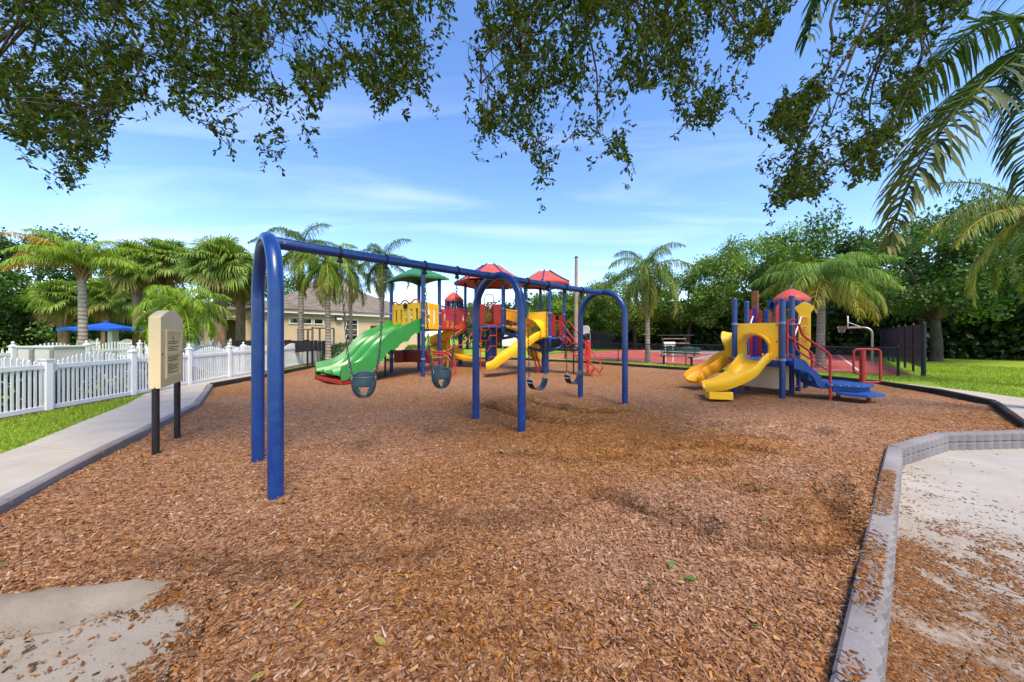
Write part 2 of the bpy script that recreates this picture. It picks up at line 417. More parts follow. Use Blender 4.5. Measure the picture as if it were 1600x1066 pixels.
concrete_mat('concrete_old', (0.25, 0.21, 0.165), (0.36, 0.31, 0.25), (0.15, 0.11, 0.075))
def pad_mat():
    concrete_mat('concrete_pad', (0.30, 0.28, 0.255), (0.42, 0.395, 0.365), (0.28, 0.22, 0.16)); m = M['concrete_pad']; nt = m.node_tree; p = nt.nodes['Principled BSDF']
    src = p.inputs['Base Color'].links[0].from_socket; pos = position(nt)
    d = nt.nodes.new('ShaderNodeVectorMath'); d.operation = 'DOT_PRODUCT'; d.inputs[1].default_value = (.66, .75, 0); nt.links.new(pos, d.inputs[0])     # washed-in mulch dirt near the low end of the wall
    n = noise(nt, 1.6, 6, .65, pos); n2 = noise(nt, 14, 5, .75, pos)
    a = nt.nodes.new('ShaderNodeMath'); a.operation = 'MULTIPLY_ADD'; a.inputs[1].default_value = -2.6; a.inputs[2].default_value = 1.3; nt.links.new(n, a.inputs[0])
    b = nt.nodes.new('ShaderNodeMath'); b.operation = 'ADD'; nt.links.new(d.outputs['Value'], b.inputs[0]); nt.links.new(a.outputs[0], b.inputs[1])
    f = nt.nodes.new('ShaderNodeMapRange'); f.inputs['From Min'].default_value = 4.9; f.inputs['From Max'].default_value = 3.2; f.inputs['To Min'].default_value = 0; f.inputs['To Max'].default_value = 1; nt.links.new(b.outputs[0], f.inputs['Value'])
    g = ramp(nt, n2, [(.36, (.25, .25, .25)), (.6, (1, 1, 1))]); fm = nt.nodes.new('ShaderNodeMath'); fm.operation = 'MULTIPLY'; nt.links.new(f.outputs[0], fm.inputs[0]); nt.links.new(g, fm.inputs[1])
    c = mixc(nt, fm.outputs[0], src, (0.165, 0.095, 0.05)); nt.links.new(c, p.inputs['Base Color'])
pad_mat()
concrete_mat('concrete_stained', (0.18, 0.145, 0.105), (0.36, 0.31, 0.25), (0.085, 0.062, 0.037))
concrete_mat('edging_plastic', (0.15, 0.14, 0.148), (0.28, 0.265, 0.272), (0.13, 0.095, 0.07))
concrete_mat('edging_black', (0.018, 0.016, 0.016), (0.05, 0.045, 0.043), (0.09, 0.06, 0.04))
concrete_mat('court_red', (0.42, 0.085, 0.075), (0.55, 0.13, 0.11), (0.45, 0.16, 0.13))
concrete_mat('court_grey', (0.27, 0.26, 0.27), (0.34, 0.33, 0.34), (0.3, 0.2, 0.18))
def mesh_fence_mat(key, pitch, wire):
    """woven chain-link screen: real holes between the wires"""
    m, nt, p = nodes(key); p.inputs['Base Color'].default_value = (0.014, 0.019, 0.034, 1); p.inputs['Roughness'].default_value = 0.7
    tr = nt.nodes.new('ShaderNodeBsdfTransparent'); mx = nt.nodes.new('ShaderNodeMixShader')
    mp = nt.nodes.new('ShaderNodeMapping'); mp.inputs['Rotation'].default_value = (0, 0, 0)
    nt.links.new(coords(nt, 'UV'), mp.inputs['Vector'])
    ch = nt.nodes.new('ShaderNodeTexBrick'); ch.offset = 0
    ch.inputs['Scale'].default_value = 1; ch.inputs['Brick Width'].default_value = pitch; ch.inputs['Row Height'].default_value = pitch; ch.inputs['Mortar Size'].default_value = wire; ch.inputs['Mortar Smooth'].default_value = 0
    nt.links.new(mp.outputs[0], ch.inputs['Vector'])
    nt.links.new(ch.outputs['Fac'], mx.inputs[0]); nt.links.new(tr.outputs[0], mx.inputs[1]); nt.links.new(p.outputs[0], mx.inputs[2])
    nt.links.new(mx.outputs[0], nt.nodes['Material Output'].inputs['Surface']); M[key] = m
mesh_fence_mat('chain_link', .025, .0017); mesh_fence_mat('screen_cloth', .018, .0062)

# ------------------------------------------------------------------ the ground
BED = [(-2.6, -1.3), (-2.75, 0.2), (-3.5, 1.5), (-4.26, 2.85), (-4.96, 4.08), (-6.44, 6.98), (-8.55, 9.7), (-8.75, 12.0), (-9.4, 17.0), (-6.8, 20.4), (-3.3, 21.6), (0.6, 20.8), (4.3, 18.0),
       (7.63, 14.2), (10.6, 11.7), (11.0, 10.3), (10.8, 8.6), (10.1, 7.17), (7.86, 5.18), (7.56, 5.06), (6.24, 4.96), (4.87, 4.36), (1.39, 1.40), (0.2, 0.385), (-1.5, -1.06)]
PAD = [(-2.6, -5), (13, -5), (13, 5.42), (7.56, 5.06), (6.24, 4.96), (4.87, 4.36), (1.39, 1.40), (0.2, 0.385), (-1.5, -1.06), (-2.6, -1.99)]
PAD_Z = -0.19
HOLE = BED[:19] + [(8.2, 5.12), (13, 5.42), (13, -5), (-2.6, -5)]
RAMP = [(-3.75, 1.42), (-1.98, 1.93), (-1.68, 1.90), (-1.55, 1.70), (-1.50, 1.45), (-1.62, 0.95), (-3.35, 0.45)]

def build_ground():
    outer = [(1500 * math.cos(a * PI / 24), 1500 * math.sin(a * PI / 24)) for a in range(48)]
    mid = [(60 * math.cos(a * PI / 18), 15 + 60 * math.sin(a * PI / 18)) for a in range(36)]
    pts = []; fs = []
    def region(out, hole):
        o = len(pts); pts.extend([(x, y, 0.045) for x, y in out + hole])
        for t in tessellate_polygon([[Vector((x, y, 0)) for x, y in out], [Vector((x, y, 0)) for x, y in hole]]): fs.append(tuple(o + i for i in t))
    region(outer, mid); region(mid, HOLE)
    mb = MB(); mb.add(pts, fs)
    me = mb.mesh('ground')
    bm = bmesh.new(); bm.from_mesh(me)
    for f in bm.faces:
        if f.normal.z < 0: f.normal_flip()
    bm.to_mesh(me); bm.free()
    struct(link('ground', me, M['lawn']))
    mb = MB(); mb.add([(-9.5, -6, -0.32), (14, -6, -0.32), (14, 23, -0.32), (-11, 23, -0.32)], [(0, 1, 2, 3)])
    struct(mb.build('subsoil_ground', M['soil']))
build_ground()

# swing set layout (needed for the worn hollows)
SW_C1 = np.array([-2.5, 3.47]); SW_D = np.array([0.731, 0.682]); SW_N = np.array([0.682, -0.731]); SW_SPAN = 3.085
HANG = [0.70, 1.24, 1.78, 2.31]
SEATS = [0.97, 2.045, SW_SPAN + 0.97, SW_SPAN + 2.045]

SCUFF = [([(1.9, 4.38), (2.5, 4.48), (2.95, 4.42), (3.1, 4.25)], .10, .075), ([(1.75, 3.85), (2.05, 3.92), (2.35, 3.9)], .08, .05), ([(3.15, 4.95), (3.5, 4.98), (3.8, 4.85)], .10, .05),
         ([(-.6, 7.2), (.0, 6.5), (.55, 5.95), (1.15, 5.6)], .16, .085), ([(.5, 7.6), (1.1, 7.0), (1.95, 6.55)], .17, .08), ([(.95, 3.05), (1.2, 2.8), (1.42, 2.58)], .10, .055),
         ([(2.85, 3.1), (2.7, 2.85), (2.45, 2.5), (2.1, 2.35), (1.65, 2.42)], .09, .045), ([(3.3, 3.5), (3.05, 3.2), (2.98, 2.95)], .07, .035), ([(3.2, 5.6), (4.2, 5.75), (4.9, 5.45), (4.6, 5.1)], .12, .04),
         ([(-1.3, 3.1), (-.4, 2.75), (.3, 2.9)], .14, .03), ([(-.2, 4.3), (.6, 4.1), (1.3, 4.15)], .14, .035), ([(-2.4, 2.3), (-1.4, 2.2), (-.6, 2.4)], .14, .03)]
PITS = ((.86, 3.17, .11, .10), (.98, 3.10, .09, .09), (.76, 3.22, .07, .06), (2.26, 3.36, .11, .13), (4.6, 7.6, .5, .09), (-0.9, 11.9, .6, .1), (-6.0, 10.7, .6, .06), (-.55, 7.15, .15, .07))
def seg_dist(x, y, pts):
    d2 = np.full(np.shape(x), 99.0)
    for (x0, y0), (x1, y1) in zip(pts[:-1], pts[1:]):
        dx, dy = x1 - x0, y1 - y0; t = np.clip(((x - x0) * dx + (y - y0) * dy) / (dx * dx + dy * dy), 0, 1)
        d2 = np.minimum(d2, (x - x0 - t * dx) ** 2 + (y - y0 - t * dy) ** 2)
    return np.sqrt(d2)
def scuff_tone(x, y):
    """colour factor: mulch gets darker along the scuffs and in the small holes"""
    x = np.asarray(x, float); y = np.asarray(y, float); m = np.ones(x.shape); wob = fbm(x * 6, y * 6, 51, 3)
    xx, yy = x + (wob - .5) * .12, y + (fbm(x * 6 + 9, y * 6, 52, 3) - .5) * .12
    for pts, w, h in SCUFF: m *= 1 - min(.78, h * 11) * np.exp(-(seg_dist(xx, yy, pts) / (w * 1.15)) ** 2) * np.clip(wob * 2.6 - .25, 0, 1)
    for cx, cy, r, dep in PITS[:4]: m *= 1 - .72 * np.exp(-((xx - cx) ** 2 + (yy - cy) ** 2) / (r * 1.05) ** 2)
    return m
def aged(x, y):
    """0 = fresh orange-brown mulch, 1 = sun-bleached pinkish grey chips"""
    x = np.asarray(x, float); y = np.asarray(y, float)
    n = fbm(x * .55 + 3, y * .55 + 1.7, 5, 4); a = .58 + (n - .5) * 1.3
    for cx, cy, rx, ry, g in ((.9, 4.7, 1.9, 1.1, -.6), (-.1, 1.9, 1.0, .7, -.5), (2.5, 2.6, .8, .55, -.55), (.8, 6.6, 1.6, 1.2, -.45), (-.6, 3.4, 1.0, .7, -.3), (3.0, 4.6, .9, .5, -.45),
                              (1.65, 3.0, .55, .42, .75), (3.05, 3.72, .5, .3, .7), (4.1, 5.5, 1.2, .5, .5), (.6, 2.15, .7, .35, .35), (-3, 3.6, 2.2, 1.8, .3), (-4.5, 7, 3, 3, .3), (4.3, 4.5, .6, .6, .3), (8.5, 7.5, 2.5, 2, .3)):
        a = a + g * np.exp(-((x - cx) / rx) ** 2 - ((y - cy) / ry) ** 2)
    return np.clip(a, 0.03, .97)
def bed_z(x, y):
    x = np.asarray(x, float); y = np.asarray(y, float)
    z = -0.015 + (fbm(x * 0.55, y * 0.55, 1, 4) - 0.5) * 0.07 + (fbm(x * 3.1, y * 3.1, 9, 3) - 0.5) * 0.035
    for k, t in enumerate(SEATS):
        cx, cy = SW_C1 + SW_D * t
        u = (x - cx) * SW_D[0] + (y - cy) * SW_D[1]; v = (x - cx) * SW_N[0] + (y - cy) * SW_N[1]
        dep = (0.05, 0.05, 0.12, 0.12)[k]
        z -= dep * np.exp(-(u / 0.38) ** 2 - (v / 0.75) ** 2)
        z += dep * 0.5 * np.exp(-(u / 0.5) ** 2 - ((np.abs(v) - 1.35) / 0.33) ** 2)
    for cx, cy, r, dep in PITS: z -= dep * np.exp(-((x - cx) ** 2 + (y - cy) ** 2) / r ** 2)
    for pts, w, h in SCUFF:
        d = seg_dist(x, y, pts); z -= 1.25 * h * np.exp(-(d / w) ** 2); z += h * .8 * np.exp(-((d - w * 1.9) / (w * .7)) ** 2)
    for k in range(3):
        for sg in (-1, 1):
            cx, cy = SW_C1 + SW_D * (SW_SPAN * k) + SW_N * (.57 * sg); rr = np.hypot(x - cx - .02, y - cy - .015); z += .045 * np.exp(-(rr / .13) ** 2)
    z -= 0.10 * inside(RAMP, x, y)
    return np.minimum(z, 0.06)

def build_bed():
    def grid(x0, x1, y0, y1, s, name):
        xs = np.arange(x0, x1 + s / 2, s); ys = np.arange(y0, y1 + s / 2, s)
        X, Y = np.meshgrid(xs, ys); Z = bed_z(X, Y)
        A = aged(X, Y)
        n = len(xs)
        ci = (X[:-1, :-1] + s / 2); cj = (Y[:-1, :-1] + s / 2); ok = inside(BED, ci, cj).ravel()
        idx = np.arange(X.size).reshape(X.shape)
        q = np.stack([idx[:-1, :-1], idx[:-1, 1:], idx[1:, 1:], idx[1:, :-1]], -1).reshape(-1, 4)[ok]
        used = np.unique(q); mp = -np.ones(X.size, int); mp[used] = np.arange(len(used))
        v = np.stack([X.ravel(), Y.ravel(), Z.ravel()], -1)[used]; a = A.ravel()[used]
        me = np_mesh(name, v, np.full(len(q), 4), mp[q].ravel(), np.stack([a, scuff_tone(v[:, 0], v[:, 1]), a], -1))
        me.polygons.foreach_set('use_smooth', [True] * len(me.polygons))
        return struct(link(name, me, M['mulch']))
    return grid(-11, 12, -1.5, 22, 0.06, 'mulch_ground')
BED_OBJ = build_bed()

FRESH = np.array([.98, .92, .84]) * np.array([(0.06, 0.024, 0.009), (0.14, 0.054, 0.016), (0.22, 0.088, 0.024), (0.28, 0.118, 0.032), (0.34, 0.155, 0.045), (0.40, 0.21, 0.075), (0.46, 0.28, 0.13)])
OLD = np.array([1.02, 1.0, .92]) * np.array([(0.085, 0.040, 0.022), (0.17, 0.080, 0.045), (0.24, 0.118, 0.068), (0.30, 0.16, 0.098), (0.34, 0.20, 0.13), (0.38, 0.24, 0.165), (0.45, 0.32, 0.235)])
def chips(x, y, z, lmin, lmax, tilt=0.4, age=None, name='wood_chip_scatter', parent=None, w=1.0, tone=1.0):
    n = len(x); rg = RNG
    L = lmin * (lmax / lmin) ** (rg.random(n) ** 1.35); W = L * rg.uniform(0.16, 0.48, n) * w; W = np.minimum(W, 0.017); H = W * rg.uniform(0.15, 0.5, n)
    yaw = rg.uniform(0, 2 * PI, n); pit = rg.normal(0, tilt, n); rol = rg.normal(0, tilt, n)
    cy, sy, cp, sp = np.cos(yaw), np.sin(yaw), np.cos(pit), np.sin(pit)
    ax = np.stack([cy * cp, sy * cp, sp], -1)
    side = np.stack([-sy, cy, np.zeros(n)], -1); up = np.cross(ax, side)
    ay = side * np.cos(rol)[:, None] + up * np.sin(rol)[:, None]; az = np.cross(ax, ay)
    P = np.stack([x, y, z], -1)
    s = lambda a, b, c: P + ax * (L * a)[:, None] + ay * (W * b)[:, None] + az * (H * c)[:, None]
    t1 = rg.uniform(.25, .5, n); t2 = rg.uniform(.25, .5, n); j = rg.uniform(-.4, .4, n)
    vs = np.stack([s(-t1, -.5, -.5), s(t2, -.4, -.5), s(t1 * 1.0, .5, -.5), s(-t2, .4, -.5), s(-.35, j, .6), s(.38, -j, .5)], 1).reshape(-1, 3)
    b = np.arange(n)[:, None] * 6
    q = np.concatenate([b + [0, 1, 5, 4], b + [2, 3, 4, 5]], 1).reshape(-1, 4)
    t = np.concatenate([b + [1, 2, 5], b + [3, 0, 4]], 1).reshape(-1, 3)
    loops = np.concatenate([q.ravel(), t.ravel()]); fn = np.concatenate([np.full(len(q), 4), np.full(len(t), 3)])
    if age is None: age = aged(x, y)
    pick = np.clip((rg.beta(2.0, 2.1, n) * 7).astype(int), 0, 6)
    old = rg.random(n) < age
    c = np.where(old[:, None], OLD[pick], FRESH[pick]) * (rg.uniform(.85, 1.15, n) * scuff_tone(x, y) * tone)[:, None]
    me = np_mesh(name, vs, fn, loops, np.repeat(c, 6, 0))
    return stuff(link(name, me, M['chip'], parent))
def scatter_bed():
    X = []; Y = []
    for y0, y1, d in ((1.2, 2.0, 7600), (2.0, 2.8, 5800), (2.8, 4.0, 3600), (4.0, 5.5, 1900), (5.5, 7.5, 800), (7.5, 10, 220)):
        wmax = 1.62 * y1 + 0.3; n = int((y1 - y0) * 2 * wmax * d)
        x = RNG.uniform(-wmax, wmax, n); y = RNG.uniform(y0, y1, n)
        k = inside(BED, x, y) & (np.abs(x) < 1.6 * y + .3); x, y = x[k], y[k]
        r = inside(RAMP, x, y); x, y = x[~r], y[~r]
        X.append(x); Y.append(y)
    x = np.concatenate(X); y = np.concatenate(Y)
    z = bed_z(x, y) + RNG.uniform(0.0, 0.014, len(x))
    o = chips(x, y, z, 0.008, 0.046, name='mulch_chips_ground', w=0.9)
    # a few longer splinters and twigs
    n = 1500; y = RNG.uniform(1.3, 7, n) ; x = RNG.uniform(-1.6, 1.6, n) * y
    k = inside(BED, x, y) & ~inside(RAMP, x, y); x, y = x[k], y[k]
    chips(x, y, bed_z(x, y) + 0.015, 0.06, 0.13, 0.15, age=np.full(len(x), .8), name='splinter_scatter', w=0.28)
scatter_bed()
def fallen():
    n = 150; y = RNG.uniform(1.4, 8, n); x = RNG.uniform(-1.5, 1.5, n) * y; k = inside(BED, x, y) & ~inside(RAMP, x, y); x, y = x[k], y[k]; n = len(x)
    P = np.stack([x, y, bed_z(x, y) + .02], -1); a = RNG.uniform(0, 6.28, n); D = np.stack([np.cos(a), np.sin(a), RNG.normal(0, .2, n)], -1); L = RNG.uniform(.03, .07, n)
    N_ = np.stack([RNG.normal(0, .3, n), RNG.normal(0, .3, n), np.ones(n)], -1); t = RNG.random(n)[:, None]
    c = np.where(t < .3, np.array([.12, .2, .03]), np.where(t < .55, np.array([.4, .33, .07]), np.array([.17, .09, .04])))
    stuff(link('fallen_leaf_scatter', leaf_mesh('fallen_leaf_scatter', P, D, N_, L, L * .45, c, True), M['leaf']))
FALLEN = fallen

# ------------------------------------------------------------------ edging
def timber(parent, a, b, z_top, h, w, mat, scallop=0.0, gap=0.012, out=1):
    """one moulded edging timber from a to b (plan), scalloped on its outer face"""
    a = Vector((*a, 0)); b = Vector((*b, 0)); d = (b - a); Ln = d.length; d.normalize(); n = Vector((d.y, -d.x, 0)) * out
    a = a + d * gap / 2; Ln -= gap
    m = max(2, int(Ln / 0.022)) if scallop else 2
    loops = []
    for i in range(m + 1):
        t = i / m * Ln; s = scallop * abs(math.sin(PI * t / 0.145)) ** 0.6 if scallop else 0
        e = 0.012 if 0 < i < m else 0.02
        prof = [(-w / 2, 0), (-w / 2, h - e), (-w / 2 + .014, h), (w / 2 - .022 + s, h), (w / 2 - .004 + s, h - e), (w / 2 + s, h * .55), (w / 2 - .006 + s, h * .5), (w / 2 + s, h * .45), (w / 2 + s, 0)]
        loops.append([a + d * t + n * p[0] + Vector((0, 0, z_top - h + p[1])) for p in prof])
    mb = MB(); mb.loft(loops)
    o = mb.build('timber', M[mat], parent, smooth=35)
    return o
def subdivide(pts, step):
    out = []
    for i in range(len(pts) - 1):
        a, b = Vector(pts[i]), Vector(pts[i + 1]); n = max(1, round((b - a).length / step))
        for k in range(n): out.append((tuple(a.lerp(b, k / n)), tuple(a.lerp(b, (k + 1) / n))))
    return out
wall_e = thing('edging_wall', 'grey scalloped two-course plastic edging wall between mulch and concrete pad', 'edging', (3, 2.8, 0))
for a, b in subdivide([(-1.5, -1.06), (0.2, 0.385), (1.39, 1.40), (2.36, 2.225), (3.62, 3.30), (4.87, 4.36), (6.24, 4.96), (7.56, 5.06), (8.8, 5.14), (13, 5.42)], 1.3):
    timber(wall_e, a, b, 0.045, 0.11, 0.115, 'edging_plastic', 0.024, .02)
    timber(wall_e, a, b, -0.068, 0.12, 0.112, 'edging_plastic', 0.024, .02)
bord = thing('edging_border', 'long low dark edging border round the far and left sides of the mulch', 'edging', (-6.4, 7, 0))
for a, b in subdivide([(-2.6, -1.3), (-2.75, 0.2), (-3.42, 1.4)], 1.25) + subdivide([BED[3], BED[4], BED[5], BED[6]], 1.25): timber(bord, a, b, 0.085, 0.14, 0.11, 'edging_plastic', 0, 0.016)
timber(bord, (-3.5, 1.5), BED[3], 0.085, 0.14, 0.11, 'edging_plastic', 0, 0.016)
for a, b in subdivide(BED[6:18], 1.3): timber(bord, a, b, 0.11, 0.16, 0.09, 'edging_black', 0)
for a, b in subdivide([BED[17], (8.02, 5.32)], 1.3): timber(bord, a, b, 0.095, 0.15, 0.09, 'edging_black', 0)

# ------------------------------------------------------------------ concrete
def slab_mesh(poly, z, th):
    mb = MB(); c = sum((Vector((*p, 0)) for p in poly), Vector()) / len(poly)
    mb.prism([(p[0], p[1]) for p in poly], (0, 0, z - th / 2), (1, 0, 0), (0, 1, 0), th); return mb
def shrink(poly, g):
    c = sum((Vector(p) for p in poly), Vector((0, 0))) / len(poly); out = []
    for p in poly:
        d = c - Vector(p); out.append(tuple(Vector(p) + d.normalized() * g * 1.4))
    return out
path = bpy.data.objects.new('concrete_path', None); COL.objects.link(path); struct(path)
inner = [(-2.9, -1.3), (-2.82, 0.2), (-3.57, 1.5), (-4.33, 2.85), (-5.03, 4.08), (-5.76, 5.53), (-6.51, 6.98), (-7.55, 8.33), (-8.62, 9.66), (-8.84, 11.0), (-8.9, 12.5)]
outer = [(-4.1, -1.3), (-4.05, 0.3), (-4.75, 1.8), (-5.5, 3.1), (-6.15, 4.3), (-6.95, 5.55), (-7.75, 6.85), (-8.75, 8.15), (-9.12, 9.66), (-9.3, 11.0), (-9.45, 12.5)]
for i in range(len(inner) - 1):
    slab_mesh(shrink([outer[i], inner[i], inner[i + 1], outer[i + 1]], 0.006), 0.075, 0.12).build('slab', M['concrete'], path, bevel=0.008)
walk = bpy.data.objects.new('concrete_walkway', None); COL.objects.link(walk); struct(walk)
wi = [(8.1, 5.36), (9.15, 6.27), (10.19, 7.17), (10.75, 8.4), (10.95, 9.6)]
wo = [(9.3, 5.4), (10.1, 6.05), (11.1, 7.0), (11.35, 8.3), (11.25, 9.7)]
for i in range(4): slab_mesh(shrink([wi[i], wo[i], wo[i + 1], wi[i + 1]], 0.006), 0.088, 0.12).build('slab', M['concrete'], walk, bevel=0.008)
pad = bpy.data.objects.new('concrete_pad', None); COL.objects.link(pad); struct(pad)
def clip(poly, conv):
    for i in range(len(conv)):
        a = Vector(conv[i]); b = Vector(conv[(i + 1) % len(conv)]); e = b - a; out = []
        side = lambda p: e.x * (p.y - a.y) - e.y * (p.x - a.x)
        for k in range(len(poly)):
            p, q = Vector(poly[k]), Vector(poly[(k + 1) % len(poly)]); sp, sq = side(p), side(q)
            if sp >= 0: out.append(tuple(p))
            if sp * sq < 0: out.append(tuple(p.lerp(q, sp / (sp - sq))))
        poly = out
        if len(poly) < 3: return []
    return poly
PADC = [(-2.6, -5), (13, -5), (13, 5.42), (7.56, 5.06), (6.24, 4.96), (4.87, 4.36), (-2.6, -1.99)]
tv = Vector((.762, .648)); pv = Vector((.648, -.762))
for i in range(-4, 9):
    for j in range(-1, 6):
        q = [tv * (i * 1.75 + .35) + pv * (j * 1.8 - .2), tv * (i * 1.75 + .35) + pv * (j * 1.8 + 1.6), tv * (i * 1.75 + 2.1) + pv * (j * 1.8 + 1.6), tv * (i * 1.75 + 2.1) + pv * (j * 1.8 - .2)]
        q = clip(shrink([tuple(p) for p in q], 0.007), PADC)
        if len(q) > 2: slab_mesh(q, PAD_Z, 0.1).build('slab', M['concrete_pad'], pad, bevel=0.006)
def spill():
    # chips kicked over the wall on to the pad, and chips lying on top of the wall
    n = 260000; t = RNG.uniform(0.3, 6.5, n); p = RNG.exponential(0.75, n) + .06
    x = tv.x * t + pv.x * p + .0; y = tv.y * t + pv.y * p + .19
    dens = np.clip(1.7 - (t - 1.0) * 0.40, 0.03, 1.3) * np.clip(fbm(x * 1.6, y * 1.6, 3) * 2.4 - .55, 0.05, 1) * np.clip(fbm(x * 7, y * 7, 31, 3) * 2.5 - .7, 0.05, 1)
    k = (RNG.random(n) < dens) & inside(PAD, x, y); x, y = x[k], y[k]
    chips(x, y, np.full(len(x), PAD_Z + 0.004), 0.005, 0.042, 0.12, age=np.full(len(x), .5), name='spilled_chip_scatter', tone=.66)
    n = 1500; x = RNG.uniform(0.3, 13, n); y = RNG.uniform(0, 5, n); k = inside(PAD, x, y); x, y = x[k], y[k]
    chips(x, y, np.full(len(x), PAD_Z + 0.004), 0.01, 0.04, 0.1, age=np.full(len(x), .5), name='stray_chip_scatter', tone=.7)
    n = 2600; t = RNG.uniform(1.2, 5.2, n); o = RNG.uniform(-.05, .05, n); k = RNG.random(n) < np.clip(fbm(t * 2.2, t * 0, 8) * 3 - 1.0, 0, 1); t, o = t[k], o[k]
    x = 1.39 + (t - 1.83) * .762 + pv.x * o; y = 1.40 + (t - 1.83) * .648 + pv.y * o
    chips(x, y, np.full(len(x), 0.05), 0.012, 0.05, 0.15, age=np.full(len(x), .5), name='ledge_chip_scatter', tone=.7)
spill()
def ramp_slab():
    r = thing('concrete_ramp', 'short concrete ramp with rounded kerb sinking into the mulch', 'ramp', (-2.5, 1.3, 0))
    mb = MB()
    # the slab, tilting down to its worn end
    poly = [(p[0], p[1]) for p in RAMP]; n = len(poly)
    zt = lambda x: -0.012 + 0.06 * max(0, min(1, (-1.5 - x) / 2))
    top = [Vector((x, y, zt(x))) for x, y in poly]; bot = [Vector((x, y, -0.15)) for x, y in poly]
    fs = [tuple(t) for t in tessellate_polygon([[Vector((x, y, 0)) for x, y in poly]])] + [(i, n + i, n + (i + 1) % n, (i + 1) % n) for i in range(n)]
    mb.add(top + bot, fs); mb.build('slab', M['concrete_old'], r)
    mb = MB(); loops = []
    a = Vector((-3.75, 1.44, 0)); b = Vector((-1.99, 1.945, 0)); d = (b - a).normalized(); nn = Vector((d.y, -d.x, 0))
    for i in range(25):
        t = i / 24; c = a.lerp(b, t) + nn * (.012 * math.sin(i * 1.7)); hgt = 0.125 * (1 - max(0, t - .2) / .8 * 0.72) * (1 if t < .9 else math.sqrt(max(.02, 1 - ((t - .9) / .1) ** 2)))
        prof = [(-.07, -.14), (-.07, hgt * .9), (-.045, hgt), (.0, hgt * 1.0), (.035, hgt * .93), (.07, hgt * .72), (.10, hgt * .42), (.14, hgt * .12 + zt(c.x) * .9), (.2, zt(c.x) + .003), (.2, -.14)]
        sq = 1 if t < .85 else max(.25, 1 - ((t - .85) / .15) ** 2 * .75); loops.append([c + nn * (-.07 + (p[0] + .07) * sq) + Vector((0, 0, p[1] + (zt(c.x) * .4 if 0 < k < 7 else 0) + (.006 * math.sin(i * 2.3 + k) if 0 < k < 9 else 0))) for k, p in enumerate(prof)])
    mb.loft(loops); mb.build('kerb', M['concrete_stained'], r, smooth=60)
    n = 42000; x = RNG.uniform(-3.4, -1.35, n); y = RNG.uniform(.6, 2.0, n)
    # worn end buried under loose chips, thinning out up the slab
    tip = [(-2.05, 1.93), (-1.68, 1.90), (-1.55, 1.70), (-1.50, 1.45), (-1.62, 0.95)]; d_ = np.full(n, 9.0)
    for q in range(len(tip) - 1):
        (x0, y0), (x1, y1) = tip[q], tip[q + 1]; l2 = (x1 - x0) ** 2 + (y1 - y0) ** 2
        tt = np.clip(((x - x0) * (x1 - x0) + (y - y0) * (y1 - y0)) / l2, 0, 1); d_ = np.minimum(d_, np.hypot(x - x0 - tt * (x1 - x0), y - y0 - tt * (y1 - y0)))
    wob = .05 + .22 * np.clip(fbm(x * 4.5, y * 4.5, 3) - .3, 0, 1)
    dens = np.clip(1.3 * np.exp(-(d_ / wob) ** 2), 0, 1) + .12 * np.clip(fbm(x * 3, y * 3, 4) * 3 - 1.0, .05, 1) + np.clip((1.55 - y) * .8, 0, .6) * np.clip(fbm(x * 5, y * 5, 24) * 3 - 1.0, 0.03, 1)
    k = inside(RAMP, x, y) & (RNG.random(n) < dens); x, y = x[k], y[k]
    z = np.array([zt(a) for a in x]) + RNG.uniform(.003, .014, len(x))
    kk = (y < 1.93 + (x + 1.99) * .287 - .13) | (x > -1.98)
    chips(x[kk], y[kk], z[kk], .008, .045, .15, age=np.full(int(kk.sum()), .3), name='ramp_chip_scatter', tone=.8)
ramp_slab()

# ------------------------------------------------------------------ the ball court
CU = Vector((.66, .75, 0)).normalized(); CV = Vector((-.75, .66, 0)).normalized(); C0 = Vector((13.98, 11.9, 0))
def court():
    def quad(name, u0, u1, v0, v1, z, mat):
        mb = MB(); mb.add([C0 + CU * u + CV * v + Vector((0, 0, z)) for u, v in ((u0, v0), (u1, v0), (u1, v1), (u0, v1))], [(0, 1, 2, 3)]); return mb.build(name, M[mat], co)
    co = quad_root = bpy.data.objects.new('court_ground', None); COL.objects.link(co); struct(co)
    quad('court_surface', 0, 30, 0, 17, 0.053, 'court_red')
    quad('court_key', 4, 9.5, 3.2, 8.0, 0.058, 'court_grey'); quad('court_key', 12, 18, 3.0, 14, 0.058, 'court_grey')
    for u0, u1, v0, v1 in ((1.2, 28, 1.2, 1.28), (1.2, 28, 14.9, 14.98), (1.2, 1.28, 1.2, 14.98), (28, 28.08, 1.2, 14.98), (14.2, 14.28, 1.2, 14.98), (4, 9.5, 3.12, 3.2), (4, 9.5, 8.0, 8.08), (9.5, 9.58, 3.12, 8.08)):
        quad('court_line', u0, u1, v0, v1, 0.063, 'court_line')
    mb = MB()
    for k in range(40):
        a0, a1 = k / 40 * 2 * PI, (k + 1) / 40 * 2 * PI; c = C0 + CU * 14.2 + CV * 8.1 + Vector((0, 0, .066))
        p = [c + (CU * math.cos(a) + CV * math.sin(a)) * r for a, r in ((a0, 1.8), (a1, 1.8), (a1, 1.9), (a0, 1.9))]; mb.add(p, [(0, 1, 2, 3)])
    mb.build('court_line', M['court_line'], co)
court()

